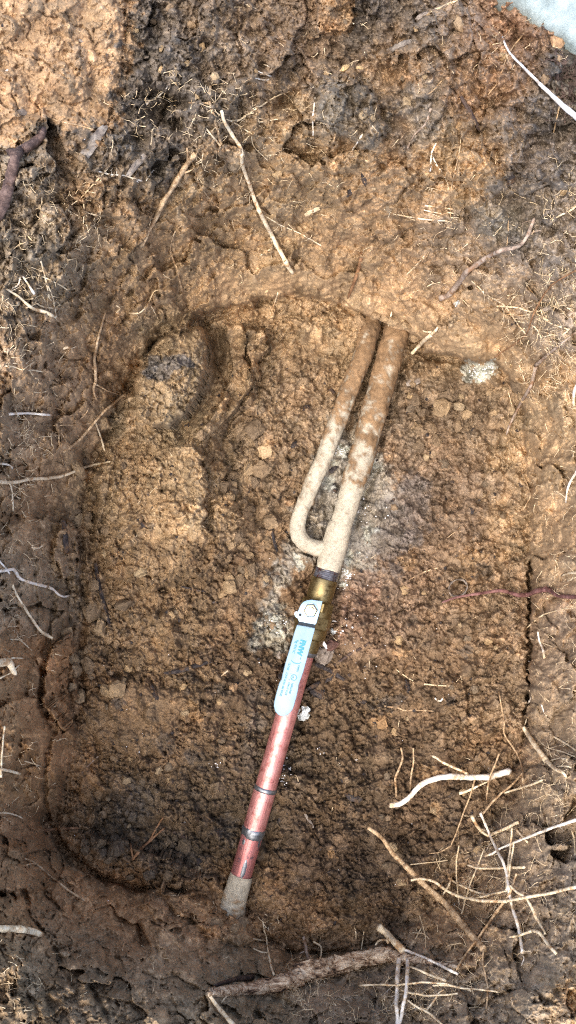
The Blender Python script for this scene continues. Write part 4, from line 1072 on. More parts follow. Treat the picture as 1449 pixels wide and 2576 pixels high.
# --- left wall
root('pale root with a reddish tip pointing down right on the left wall', [P(3,(12,22),(32,172),(100,215),(160,264),(230,290),(268,308),lift=(2,10)), P(3,(14,4),(262,305),(280,318),(288,335),h=0,lift=(10,8))], 'pale')
root('short pale root peg above the reddish tipped root', [P(3,(9,13),(115,108),(140,145),(172,195),lift=(2,8)), P(3,9,(100,112),(92,145),(60,170),h=0)], 'white')
root(['long thin root crossing others down the left wall', 'thin root crossing the long one towards the right on the left wall', 'thin short strand beside the long crossing root on the left wall', 'pale root meeting the foot of the long crossing root'], [P(3,7,(205,30),(235,140),(265,220),(284,318)), P(3,6,(150,85),(250,125),(310,155),(352,190)), P(3,6,(225,120),(240,180),(248,228)), P(3,(8,9),(165,235),(220,262),(296,270))], 'pale', 1, 20)
root('woody tan root dangling vertically above the big clod', [P(3,(10,22),(532,285),(500,400),(484,470),(474,520),(478,570),(482,640),lift=(3,10)), P(3,(16,6),(482,635),(470,670),(478,710),(490,735),h=0,lift=(10,4)), P(3,(10,6),(484,652),(540,682),(602,704),h=0,lift=(8,4))], 'tan', 2, 16)
root('thin diagonal root from the clod down to a bushy tip', [P(3,(12,14),(635,700),(590,732),(520,790),(460,862),(400,930),(318,992),arch=14), P(3,7,(265,858),(340,856),(410,852),(480,845)), P(3,6,(300,880),(330,930),(355,985)), P(3,6,(295,880),(300,960),(320,1060)),
     P(3,6,(240,768),(300,775),(330,800)), P(3,6,(390,835),(430,800),(445,770))], 'tan', 5, 26, depth=2)
root('short pale root crossing the bushy diagonal root', [P(3,(7,12),(478,838),(505,910),(527,985),lift=(6,6))], 'pale')
root('bright white straight root piece on the left wall', [P(3,(13,11),(48,800),(140,796),(200,800),(256,804),wig=.4,lift=(4,6))], 'white')
root('long pale root lying across the left wall shelf', [P(3,(20,17),(-50,1140),(0,1143),(80,1144),(150,1128),(240,1124),(320,1110),wig=.5,lift=(10,8)), P(3,(16,9),(318,1110),(370,1092),(420,1070),(490,1052),(556,1040),wig=.5,lift=(8,2))], 'pale', 1, 20)
root('thin root dropping from the long pale shelf root', [P(3,(7,10),(40,1108),(50,1150),(60,1200),(66,1288)), P(3,6,(60,1195),(100,1225),(120,1222)), P(3,5,(130,1135),(150,1160),(172,1172))], 'pale', 2, 18)
root('white root tip just above the shelf root at the left edge', [P(3,(12,12),(-30,1040),(0,1050),(36,1054),(60,1070),lift=(8,6))], 'white')
root('pale forked rootlet entering from the left edge', [P(3,(9,6),(-20,556),(60,560),(110,576),(170,580),(232,588)), P(3,5,(0,580),(30,548),(90,545))], 'pale', 1, 16)
root('small curved rootlet under orange soil on the left wall', [P(3,6,(150,680),(175,690),(205,690),(242,683))], 'hair')
root('tan branching rootlet on the slope above the big clod', [P(3,(6,8),(800,175),(772,188),(740,250),(702,290),(640,292)), P(3,5,(758,255),(778,290),(796,326)), P(3,9,(585,255),(605,270),(585,290))], 'hair', 2, 16)
root('tiny pale rootlet hanging at the middle of the upper pit edge', [P(3,(8,5),(1398,190),(1382,238),(1360,300))], 'pale')
root(['thin curved rootlet right of the orange patch on the left wall', 'short fat white rootlet at the top of the thin curved one'], [P(3,5,(390,458),(340,482),(296,532)), P(3,14,(318,470),(340,465),(360,468),wig=.2)], 'pale')
root('white kinked root snaking in from the left edge', [P(5,(16,15),(-20,310),(30,304),(65,298),(82,318),(102,345),(170,370),(240,385),wig=.4,lift=(8,8)), P(5,(15,10),(238,384),(270,402),(292,424),(320,436),(348,430),h=0,lift=(8,5)), P(5,(12,7),(-6,255),(20,285),(48,320),h=0,lift=(6,6))], 'white', 1, 18)
root('tan root sloping down right from the left wall', [P(5,(14,15),(60,372),(105,462),(170,560),(210,612),(266,646),lift=(2,10))], 'pale')
root('small light wood fibre on the left wall', [P(5,(8,10),(155,190),(200,190),(216,176),(232,170))], 'pale')
root('pale forked root stump jutting from the left edge', [P(5,(44,40),(-40,765),(0,768),(45,762),wig=.2,lift=(8,16)), P(5,(38,22),(40,756),(60,795),(82,830),wig=.2,lift=(16,18)), P(5,(8,4),(60,745),(122,746),lift=(14,12)), P(5,(8,5),(0,846),(60,815),(102,778),lift=(8,12))], 'pale', name='root_stump', n=9)
root('upright pale root at the lower left edge', [P(5,(10,13),(22,1088),(14,1180),(8,1250),(5,1345),lift=(4,8))], 'pale')
root('short pale root crossing the upright one at the left edge', [P(5,(14,14),(-30,1300),(0,1304),(50,1312),(102,1327),lift=(12,8))], 'pale')
root('thin rootlet slanting on the lower left wall', [P(5,6,(108,1260),(160,1275),(216,1296))], 'hair')
root('small looping rootlet under the stump on the left wall', [P(5,6,(50,650),(95,655),(130,680),(165,712))], 'hair', 1, 14)
root('thin grey straw lying on the pit floor at left', [P(5,(6,6),(408,1328),(450,1280),(500,1234),wig=.2)], 'greyroot', name='straw', cat='straw')
root('brown forked twig on the lower left pit floor', [P(7,(16,10),(668,530),(700,490),(745,445),(828,372),wig=.5,lift=(3,6)), P(7,8,(670,525),(664,495),(656,450),lift=(3,5)), P(7,8,(750,440),(790,370),(822,320),lift=(4,6))], 'brown', name='twig', cat='twig')
root('short brown twig poking out below the raked clay', [P(7,(14,17),(222,384),(300,376),(392,374),lift=(2,6))], 'brown', name='twig', cat='twig')
root('tan root lying down the bottom left wall', [P(7,(7,13),(128,528),(160,540),(210,578),(285,640),(350,690),(425,738),lift=(2,4)), P(7,7,(130,560),(165,552),(190,556))], 'tan', 1, 16)
root('fat pale cut root at the bottom left edge', [P(7,(34,32),(-40,876),(0,879),(80,880),(150,890),(208,908),wig=.3,knob=.05,lift=(10,12))], 'pale', name='cut_root', n=10)
root('thin curved root at the left edge below the trench wall', [P(7,(9,6),(-20,296),(30,296),(70,304),(118,328))], 'pale')
root('pale forked rootlet standing on the bottom wall below the pipe end', [P(7,(5,12),(1320,828),(1328,880),(1342,940),(1352,1010),(1362,1060),(1378,1112),lift=(2,4)), P(7,7,(1270,930),(1310,936),(1342,935)), P(7,7,(1275,980),(1315,998),(1352,1000)), P(7,6,(1340,895),(1362,884),(1385,880)), P(7,6,(1322,850),(1335,870),(1328,900))], 'pale', 1, 14)
root('pale root stub poking up at the bottom edge left of the log', [P(7,(17,28),(1042,1200),(1100,1280),(1170,1362),(1210,1410),wig=.3,lift=(6,18))], 'pale', name='cut_root', n=9)
root('pale flake of root bark beside the dark end of the log', [P(7,(7,14),(1112,1255),(1140,1218),(1190,1204))], 'pale')
# --- bottom log
root('thick barked root log lying across the bottom wall', [P(7,(40,86),(1040,1205),(1120,1196),(1200,1186),(1330,1172),(1449,1142),(1520,1118),wig=.3,knob=.05,rough=.16,lift=(8,14)), P(8,(92,64),(60,1095),(140,1085),(250,1062),(400,1032),(520,1010),wig=.3,knob=.05,rough=.16,lift=(14,14)), P(8,(66,18),(500,1012),(600,1036),(700,1050),(860,1075),wig=.5,knob=.06,lift=(12,2))], 'log', 1, 30, name='root_log', cat='root log', n=20)
root('blackened root piece resting behind the dark end of the log', [P(7,(16,34),(1080,1165),(1130,1150),(1190,1132),(1268,1124),lift=(4,8))], 'darklog', name='charred_root', n=8)
# --- bottom right
root('wavy white root jutting over the pit floor at lower right', [P(8,(24,30),(512,260),(545,258),(575,248),(620,210),(650,175),(695,142),(770,120),(870,115),wig=.4,knob=.05,lift=(34,34)), P(8,(30,36),(865,115),(950,116),(1010,114),(1060,100),(1115,84),wig=.4,knob=.06,lift=(34,8))], 'white', 1, 26, name='wavy_root', n=10)
root('pale thin root leading up left from the wavy white root', [P(8,(11,14),(722,8),(800,52),(905,98),lift=(24,30)), P(8,(16,5),(862,198),(905,186),(950,165),(1010,138),lift=(24,24))], 'pale', 1, 20)
root('long tan root sloping from the pit floor down to the bottom right', [P(8,(18,28),(402,370),(470,420),(500,462),(530,502),(590,562),wig=.5,lift=(40,34)), P(8,(30,38),(588,560),(650,622),(720,692),(800,762),(880,862),(950,945),(985,985),wig=.5,lift=(34,4))], 'tan', 4, 34, name='long_root', n=9)
root('pale root crossing the long tan root and running to the right edge', [P(8,(11,16),(618,636),(660,628),(720,636),(755,656),(790,682),(850,715),(950,736),(1020,740),(1100,741),lift=(44,30)), P(8,(15,18),(1095,741),(1200,722),(1330,700),(1400,680),(1490,662),lift=(30,12))], 'pale', 5, 34)
root('pale upright root in the tangle with a thin lower tip', [P(8,(12,17),(968,298),(1000,370),(1030,440),(1060,500),(1082,545),(1102,610),(1112,690),(1128,770),(1158,870),(1180,1000),wig=.5,lift=(36,12)), P(8,6,(1178,995),(1188,1030),(1170,1072),h=0)], 'white', 2, 30)
root(['left pale twin root hanging beside the upright tangle root', 'right shorter pale twin root hanging beside the upright tangle root'], [P(8,(9,13),(1128,372),(1118,480),(1104,600),(1100,690),lift=(30,22)), P(8,(9,11),(1136,442),(1122,540),(1108,650),lift=(30,22))], 'pale', 1, 24)
root('straight pale root rising to the right edge through the tangle', [P(8,(9,16),(985,516),(1030,500),(1080,470),(1200,422),(1330,372),(1490,320),wig=.4,lift=(32,14))], 'white', 2, 30)
root('tan root with a forked upper end at the top of the tangle', [P(8,(20,12),(925,312),(950,360),(975,392),(1005,412),lift=(30,26)), P(8,(13,16),(1002,414),(1080,382),(1158,345),lift=(24,6))], 'pale', 2, 28)
root('short pale root crossing horizontally through the tangle', [P(8,(9,13),(903,560),(950,574),(1000,576),(1100,574),(1192,570),wig=.4,lift=(28,8))], 'pale', 1, 20)
root('tan root slanting down left below the tangle', [P(8,(8,15),(848,1085),(870,1045),(920,972),(1000,865),(1045,800),(1082,750),lift=(8,26)), P(8,(14,12),(1080,752),(1110,710),(1150,602),lift=(26,20))], 'tan', 2, 24)
root('pale root with a brown lower half right of the tangle', [P(8,(11,17),(1115,662),(1150,695),(1195,722),(1225,770),(1250,830),lift=(28,14)), P(8,(15,8),(1248,828),(1275,870),(1296,908),lift=(14,3))], 'pale', 1, 24)
root('bent pale root with an elbow at the lower right', [P(8,(9,15),(1112,922),(1160,916),(1200,900),(1232,888),lift=(14,22)), P(8,(16,20),(1230,888),(1262,898),(1300,948),(1352,1008),lift=(22,2))], 'pale', 1, 18)
root('stout peeling root stub with a white curl above the log', [P(8,(38,44),(458,872),(490,900),(525,936),(580,992),wig=.3,lift=(30,14)), P(8,(8,14),(440,962),(462,938),(500,936),(505,950),h=0,lift=(24,24))], 'pale', 1, 14, name='root_stub', n=9)
root('pale root running down right from the peeling stub', [P(8,(18,14),(575,980),(640,1008),(700,1032),(780,1070),(855,1108),lift=(22,10))], 'white', 2, 24)
root('left of two pale roots hanging down from the log', [P(8,(24,22),(560,1025),(552,1100),(550,1180),(545,1260),(552,1340),(550,1400),wig=.7,lift=(22,30))], 'white', 7, 34, depth=2)
root('right of two pale roots hanging down from the log', [P(8,(26,20),(602,1035),(600,1100),(596,1180),(582,1260),(570,1330),(550,1390),wig=.7,lift=(22,28))], 'white', 6, 34, depth=2)
root('long thin horizontal root crossing the two hanging roots', [P(8,(9,8),(358,1166),(440,1160),(520,1164),(620,1154),(700,1150),(800,1158),lift=(30,24)), P(8,(7,6),(800,1158),(880,1180),(960,1186),(1065,1200),lift=(22,8))], 'pale', 4, 24, depth=2)
root('pale root slanting right from the log above the horizontal one', [P(8,(10,14),(610,1070),(660,1088),(700,1108),(795,1142),lift=(24,12))], 'pale', 2, 22)
root('short pale root low among the fine roots right of the hanging pair', [P(8,(8,10),(728,1165),(790,1164),(850,1172),(922,1192),lift=(12,12))], 'pale', 2, 20)
root(['thin arching root right of the hanging pair at the bottom', 'thin bent root rising right of the hanging pair at the bottom'], [P(8,8,(570,1190),(640,1206),(700,1216),(780,1212),(855,1206),lift=(20,8)), P(8,(8,9),(690,1300),(730,1250),(760,1200),(785,1188),lift=(10,10))], 'pale', 4, 26, depth=2)
root('pale root slanting to the bottom edge right of the hanging pair', [P(8,(8,13),(600,1240),(650,1275),(710,1305),(775,1362),lift=(20,10))], 'pale', 4, 24, depth=2)
root('brown and white root stub standing on top of the log', [P(8,(16,22),(80,920),(88,960),(98,1010),(116,1072),lift=(26,16)), P(8,(6,9),(58,1005),(75,998),(95,990),lift=(20,20))], 'greyroot', 1, 12, name='root_stub')
root('thin wiry rootlet right of the stub on the log', [P(8,(8,7),(128,945),(165,968),(166,1010),(155,1052),lift=(20,10))], 'hair', 1, 14)
root(['thin straight rootlet dangling well left of the peeling stub', 'thin straight rootlet dangling nearer the peeling stub'], [P(8,6,(335,862),(342,910),(338,945)), P(8,6,(382,885),(375,940),(368,985))], 'hair')
root('long thin rootlet slanting from the wavy root to the floor', [P(8,(9,6),(942,130),(905,240),(860,360),(820,465),lift=(30,6)), P(8,(9,4),(820,462),(770,490),(705,505),lift=(6,2))], 'tan', 3, 30)
root(['thin brown root hanging over the end of the wavy root', 'long thin brown root falling beside the black crack towards the wavy root', 'brown root slanting below the end of the wavy root'], [P(8,(8,6),(1062,0),(1030,80),(1008,150),(1000,232),lift=(34,20)), P(6,(6,8),(1060,910),(1085,1060),(1090,1130),(1150,1222),(1180,1300),(1182,1370),lift=(4,16)), P(8,(10,12),(1178,100),(1120,160),(1060,208),(980,300),lift=(18,16))], 'tan', 2, 26)
root('pale rootlet right of the wavy root end', [P(8,(8,11),(1090,196),(1150,178),(1220,155),(1282,132),lift=(10,6))], 'pale', 3, 24)
root(['hair-thin root falling straight down left of the tangle', 'hair-thin slanting root between the straight one and the tangle'], [P(8,(7,6),(860,460),(846,560),(850,640),(862,760),lift=(24,8)), P(8,(6,7),(992,465),(950,570),(915,660),(872,805),lift=(24,8))], 'hair', 2, 30)
root('thin pale root ending on the long tan root', [P(8,6,(615,555),(680,550),(740,544),(805,535),lift=(8,4)), P(8,6,(740,505),(752,550),(772,592))], 'hair', 1, 20)
root('pale side root between the long tan root and the tangle', [P(8,(10,8),(808,625),(870,662),(960,698),(1010,706),lift=(24,18)), P(8,(11,7),(822,622),(805,668),(780,708),lift=(26,24)), P(8,(7,10),(960,722),(1040,702),(1100,690),lift=(20,24))], 'pale', 2, 22)
root('long thin wavering root below the end of the long tan root', [P(8,(8,9),(968,925),(982,985),(980,1050),(995,1120),(1004,1180),(998,1280),lift=(6,6))], 'tan', 4, 24)
root(['thin upright rootlet left of the end of the long tan root', 'thin slanting rootlet crossing below the long tan root', 'thin level rootlet crossing the slanting one below the long tan root'], [P(8,6,(662,808),(680,868),(692,925),(690,1012)), P(8,(9,6),(605,980),(640,935),(672,872)), P(8,5,(610,898),(680,905),(720,940))], 'hair', 3, 20)
root('short pale spur at the right edge of the tangle', [P(8,(13,8),(1148,375),(1175,410),(1205,445),lift=(10,10))], 'pale')
root('short pale root knob below the tangle centre', [P(8,(16,8),(1160,848),(1172,900),(1168,960),lift=(6,4))], 'pale')
root('thin vertical rootlet at the right edge of the lower wall', [P(8,9,(1428,385),(1442,440),(1446,510))], 'hair')
# --- right wall
root('pale fat root stub sticking out above the right cave', [P(4,(16,22),(622,496),(655,460),(690,425),(720,400),lift=(18,16)), P(4,(20,8),(718,402),(742,378),(760,355),lift=(14,4)), P(4,(6,9),(668,376),(695,388),(722,388),lift=(12,12))], 'pale', 3, 8, depth=0)
root('thin pale hair root hanging across the tops of the pipes', [P(4,(6,6),(522,285),(508,350),(498,405),(470,460),(442,505),lift=(6,14))], 'pale')
root('tan barked root descending into the right side of the pit', [P(4,(8,22),(1098,905),(1118,850),(1142,800),(1180,730),(1205,690),(1228,640),(1248,560),lift=(16,8)), P(4,(24,9),(1245,552),(1290,515),(1330,480),(1400,425),(1470,370),lift=(8,2))], 'greyroot', 6, 30, name='barked_root', depth=2)
root('thin brown root crossing the root net on the right wall', [P(4,(6,10),(1035,520),(1072,492),(1120,462),(1185,412),(1212,370),(1232,310),(1280,212),(1330,150),(1400,105),(1480,62),lift=(14,8))], 'brown', 3, 26, depth=2)
root(['uppermost sloping wiry rootlet in the net on the right wall', 'steep wiry rootlet at the left of the net on the right wall', 'wiry rootlet falling through the middle of the net on the right wall', 'level wiry rootlet across the net on the right wall', 'lowest wiry rootlet of the net on the right wall', 'short wiry rootlet rising at the right of the net', 'short wiry rootlet left above the net on the right wall', 'wiry rootlet below the level one in the net'], [P(4,8,(1050,258),(1140,264),(1230,290),(1310,330)), P(4,7,(1030,215),(1090,255),(1150,340),(1200,400)), P(4,7,(1190,130),(1260,240),(1300,330),(1420,380)), P(4,6,(1100,300),(1200,300),(1330,262),(1449,250)),
     P(4,7,(1290,390),(1380,400),(1449,330)), P(4,6,(1330,300),(1360,230),(1449,190)), P(4,6,(920,125),(975,180),(1020,230)), P(4,6,(1150,330),(1240,360),(1280,430))], 'pale', 6, 40, depth=2)
root('white root sliver at the right edge beside the right pit wall', [P(4,(8,15),(1398,1245),(1408,1180),(1425,1135),(1460,1080),lift=(4,10))], 'white')
root('white root knob at the right edge above the sliver', [P(4,(12,20),(1440,760),(1437,710),(1450,660),(1480,640),lift=(4,10))], 'white')
root('thin kinked rootlet along the foot of the right wall', [P(4,6,(1185,1285),(1200,1250),(1220,1205),(1192,1130),(1168,1078))], 'tan', 1, 16)
root(['very thin rootlet left of the barked root in the right pit', 'very thin short rootlet over the barked root in the right pit'], [P(4,5,(1105,680),(1120,730),(1132,785),(1136,800)), P(4,5,(1160,545),(1180,600),(1195,650))], 'hair')
root(['thin straight tan rootlet on the slope above the pale stub', 'thin level rootlet on the slope right above the pale stub'], [P(4,6,(692,0),(640,55),(592,104)), P(4,5,(680,170),(740,140),(800,146))], 'hair', 1, 14)
root('purple red root entering from the right edge', [P(6,(9,19),(775,465),(840,442),(900,430),(960,421),(1060,406),(1110,412),wig=.3,lift=(20,22)), P(6,(20,28),(1105,411),(1160,428),(1210,426),(1250,408),(1300,398),wig=.5,lift=(16,8)), P(6,(28,20),(1295,396),(1330,412),(1362,432),(1449,436),(1500,434),wig=.5,lift=(8,6))], 'purple', 1, 18, name='purple_root', n=9)
root(['pale rootlet lying on the floor left of the purple red root', 'very thin rootlet on the floor above the pale one'], [P(6,(4,8),(608,352),(680,315),(758,290)), P(6,4,(800,140),(840,110),(868,80))], 'tan')
root('brown curved root beside the corroded lump', [P(6,(12,20),(408,664),(385,685),(335,712),(280,748),(235,782),lift=(-2,-2))], 'wooddark', n=8)
root('thin pale rootlet low on the right pit floor', [P(6,(9,5),(485,986),(545,994),(580,1006),(640,1006),(735,1012))], 'tan')
root(['short pale rootlet above the ochre clods on the right floor', 'thin slanting rootlet left of the short pale one on the right floor'], [P(6,(6,9),(840,886),(760,882),(682,876)), P(6,5,(540,800),(590,835),(640,868))], 'hair')
root('tan root dangling at the lower right floor left of its twin', [P(6,(10,13),(568,1195),(576,1250),(555,1310),(540,1350),(545,1420),(545,1440),lift=(10,6))], 'tan')
root('tan root dangling at the lower right floor right of its twin', [P(6,(7,10),(630,1198),(632,1270),(618,1350),(615,1405),lift=(10,6))], 'tan', 1, 12)
root('white twisted rootlet on the right wall below the purple root', [P(6,(7,14),(1258,612),(1264,660),(1282,700),(1290,745),lift=(4,8))], 'white')
root('thin forked rootlet by the black crack in the right wall', [P(6,(7,5),(1198,595),(1250,550),(1300,522),(1380,500),(1460,488)), P(6,6,(1210,640),(1270,665),(1345,692)), P(6,5,(1225,745),(1250,790),(1265,835))], 'hair', 2, 20)
root('pale root slanting to the right edge below the black crack', [P(6,(22,30),(1182,1092),(1215,1140),(1245,1185),(1300,1262),wig=.4,lift=(14,12)), P(6,(28,16),(1298,1260),(1340,1300),(1385,1322),(1400,1345),wig=.4,lift=(10,4))], 'pale', 2, 22, n=8)
root(['thick upper strand of the pale root fan at the right edge', 'second strand of the pale root fan at the right edge', 'middle strand of the pale root fan at the right edge', 'fourth strand of the pale root fan at the right edge', 'lowest strand of the pale root fan at the right edge', 'small rootlet at the head of the slanting pale root by the crack'], [P(6,(10,8),(1318,1128),(1380,1165),(1470,1222)), P(6,6,(1240,1130),(1300,1190),(1380,1215),(1449,1245)), P(6,6,(1280,1190),(1340,1230),(1449,1290)), P(6,6,(1300,1270),(1370,1250),(1449,1265)), P(6,7,(1330,1300),(1400,1290),(1449,1310)), P(6,6,(1200,1050),(1195,1075),(1182,1092))], 'pale', 4, 34, depth=2)
root(['light tapering root flake right of the black crack', 'small light flake at the foot of the black crack'], [P(6,(9,4),(1272,968),(1290,1020),(1305,1040)), P(6,7,(1215,905),(1225,940),(1208,972))], 'white')
root(['fat pale rootlet at the right edge above the purple root', 'thin curved rootlet under the fat pale one at the right edge', 'thin level rootlet at the right edge far below the purple root', 'thin rootlet sloping at the right edge below the purple root'], [P(6,(16,10),(1470,318),(1420,318),(1375,332)), P(6,7,(1440,330),(1425,350),(1400,358)), P(6,6,(1470,855),(1440,862),(1408,858)), P(6,6,(1365,895),(1420,900),(1470,918))], 'pale')
root(['small pale curved root fragment on the middle right floor', 'tiny white sliver touching the curved root fragment'], [P(6,8,(752,958),(768,962),(780,948)), P(6,(7,9),(740,945),(752,958))], 'white')

# fine hair roots nobody could count
ts = TubeSet()
zones = [(1380,900,80,160,50,44),(1420,620,70,160,30,40),(60,800,70,200,36,34),(40,1250,60,200,30,34),(200,520,120,120,26,32),(420,280,140,90,34,34),(1300,120,120,90,20,28),(60,1150,70,160,26,30),(40,1550,60,160,22,30),(40,1950,60,160,18,30),(100,480,90,90,20,28),(1440,1500,40,300,30,30),(680,420,140,140,22,30),(1150,640,160,120,18,30),(1449,900,120,200,60,36),(1380,820,120,130,46,40),(1350,560,110,160,26,30),(80,640,90,120,22,26),(60,1000,80,200,26,30),(260,640,130,130,16,26),(500,330,130,130,30,28),(850,300,150,130,16,26),(560,250,200,60,26,24),
 (1400,2000,70,130,36,40),(1300,2150,130,130,46,44),(1200,2330,150,130,40,38),(1050,2500,160,80,80,40),(60,2480,60,130,14,24),(40,2500,60,60,16,40),(760,2480,70,70,46,44),(330,2420,200,100,14,20),(1380,1700,60,400,22,26),(1380,1250,60,260,18,24),(650,600,200,110,12,22),(800,90,300,80,16,20),(1100,560,160,120,18,26),(560,2300,160,60,12,18),(100,1700,80,300,16,22),(350,1180,150,200,6,20),(1000,1800,300,300,14,18)]
for cx, cy, sx, sy, k, L in zones:
    for _ in range(k):
        x = cx + rng.normal(0, sx * .55); y = cy + rng.normal(0, sy * .55)
        if -60 < x < 1510 and -60 < y < 2640:
            rootlet(ts, x, y, surf(x, y) + .0015 + abs(rng.normal(0, .004)), rng.uniform(0, 6.28), L * rng.uniform(.4, 1.3), rng.uniform(1.4, 2.6), 1, .18)
tag(link('fine_roots', ts.mesh('fine_roots'), M['hair']), 'fine hair roots scattered over the pit sides', 'roots', kind='stuff')

# ------------------------------------------------------------------ charcoal, wood chips, stones, loose clods
def lump(name, seed, sx=1, sy=.7, sz=.55, facets=26, sub=0):
    r = np.random.default_rng(seed); bm = bmesh.new()
    for _ in range(facets):
        v = r.normal(0, 1, 3); v /= np.linalg.norm(v); v *= r.uniform(.78, 1.05); bm.verts.new((v[0] * sx, v[1] * sy, v[2] * sz))
    bmesh.ops.convex_hull(bm, input=bm.verts[:])
    for v in [v for v in bm.verts if not v.link_faces]: bm.verts.remove(v)
    if sub:
        bmesh.ops.triangulate(bm, faces=bm.faces[:])
        for _ in range(sub):
            bmesh.ops.subdivide_edges(bm, edges=bm.edges[:], cuts=1, use_grid_fill=True)
            s_ = .11 if _ == 0 else .06
            for v in bm.verts:
                q = r.normal(0, 1, 3) * s_; v.co += Vector((q[0] * sx, q[1] * sy, q[2] * sz)) * .6
    bmesh.ops.recalc_face_normals(bm, faces=bm.faces[:])
    me = bpy.data.meshes.new(name); bm.to_mesh(me); bm.free()
    return me
def splinter(name, seed, ratio=.16, th=.08, bend=.08):
    r = np.random.default_rng(seed); n = 9; m = 5; V = []; F = []
    ph = r.uniform(0, 6)
    for side in (1, -1):
        for i in range(n):
            t = i / (n - 1) * 2 - 1; wl = ratio * (1 - .35 * abs(t) ** 3) * (1 + .12 * r.normal())
            for k in range(m):
                s_ = k / (m - 1) * 2 - 1
                edge = 1 if k in (0, m - 1) or i in (0, n - 1) else 0
                V.append((t + (.07 * r.normal() if i in (0, n - 1) else 0), s_ * wl + bend * math.sin(t * 2 + ph), side * th * (0.35 if edge else 1 + .5 * r.normal() * .5)))
    N_ = n * m
    for i in range(n - 1):
        for k in range(m - 1):
            a = i * m + k; F.append((a, a + m, a + m + 1, a + 1)); F.append((N_ + a, N_ + a + 1, N_ + a + m + 1, N_ + a + m))
    ring = [i * m for i in range(n)] + [(n - 1) * m + k for k in range(1, m)] + [i * m + m - 1 for i in range(n - 2, -1, -1)] + [k for k in range(m - 2, 0, -1)]
    for a, b in zip(ring, ring[1:] + ring[:1]): F.append((a, b, N_ + b, N_ + a))
    me = bpy.data.meshes.new(name); me.from_pydata(V, [], F)
    bm = bmesh.new(); bm.from_mesh(me); bmesh.ops.recalc_face_normals(bm, faces=bm.faces[:]); bm.to_mesh(me); bm.free()
    return me
def slope_at(x, y, d=14):
    zx = (surf(x + d, y) - surf(x - d, y)) / (2 * d * PX); zy = -(surf(x, y + d) - surf(x, y - d)) / (2 * d * PX)
    return Vector((-zx, -zy, 1)).normalized()
def put(o, x, y, length, ang, zf=1.0, lift=0.0, tilt=0.0):
    """length in plan units (full length), ang in degrees in the picture plane (0 = along x, 90 = towards the bottom)"""
    z = surf(x, y) + lift; sc = length * mpp(z) / 2
    q = Vector((0, 0, 1)).rotation_difference(slope_at(x, y, max(10, length * .4)))
    o.rotation_mode = 'QUATERNION'
    o.rotation_quaternion = q @ Quaternion((0, 0, 1), -math.radians(ang)) @ Quaternion((0, 1, 0), tilt)
    o.location = at(x, y, z); o.scale = (sc, sc, sc * zf)

chips = [  # name, label, category, material, x, y, length, angle, ratio
 ('wood_chip','weathered grey wood chip at the corner of the ochre clay patch','wood chip','woodgrey',234,360,112,122,.26),
 ('wood_flake','dark grey wood flake right of the weathered wood chip','wood chip','woodgrey',348,412,84,128,.2),
 ('wood_chip','grey wood chip lying level near the top right','wood chip','woodgrey',996,120,100,6,.17),
 ('wood_chip','pale wood splinter at the top edge right of centre','wood chip','woodpale',1118,15,70,12,.14),
 ('wood_sliver','dark brown wood sliver between ochre and grey soil at right','wood chip','wooddark',1183,285,92,54,.17),
 ('charred_stick','long charred stick at the left side of the pit floor','stick','charcoal',258,1500,172,80,.055),
 ('charred_stick','charred stick lying level on the middle left floor','stick','charcoal',472,1680,118,-12,.09),
 ('charred_stick','small charred stick above centre left floor','stick','charcoal',485,1482,60,10,.1),
 ('wood_chip','dark pointed bark piece in the left trench','bark piece','charcoal',165,1350,80,82,.24),
 ('wood_sliver','black bark sliver left of the forked pipe foot','bark piece','charcoal',690,1355,90,76,.09),
 ('wood_chip','black splinter beside the corroded lump','wood chip','charcoal',830,1690,84,28,.12),
 ('wood_chip','long black splinter crossing below the corroded lump','wood chip','charcoal',800,1722,104,-28,.1),
 ('metal_strip','short grey metal strip on the floor right of the copper coupling','metal strip','stone',776,2061,50,62,.14),
 ('wood_chip','curved dark splinter among mulch at the right edge below the white branch','wood chip','wooddark',1402,205,64,62,.13),
 ('wood_chip','brown wood block at the right edge below the white branch','wood chip','wooddark',1436,215,70,-40,.22),
 ('wood_chip','pale bark flake on the upper slope','wood chip','woodpale',785,532,44,-32,.3),
 ('wood_chip','pale splinter at the left end of the floor rubble','wood chip','woodpale',565,1694,22,-40,.18),
 ('wood_chip','small white splinter right of the brass valve','wood chip','white_bit',841,1563,24,6,.14),
 ('bark_piece','black bark scrap on the middle floor below the charred stick','bark piece','charcoal',388,1742,38,70,.34),
 ('wood_chip','dark wood chip below the copper coupling at left','wood chip','wooddark',460,2105,60,40,.16),
]
for i, (nm, lb, ct, mt, x, y, L, a, ra) in enumerate(chips):
    o = link(nm, splinter(nm, 900 + i, ra, .06 if ra < .2 else .09, .05), M[mt]); tag(o, lb, ct); put(o, x, y, L, a, 1.0, .0015 + .02 * L * .0005)
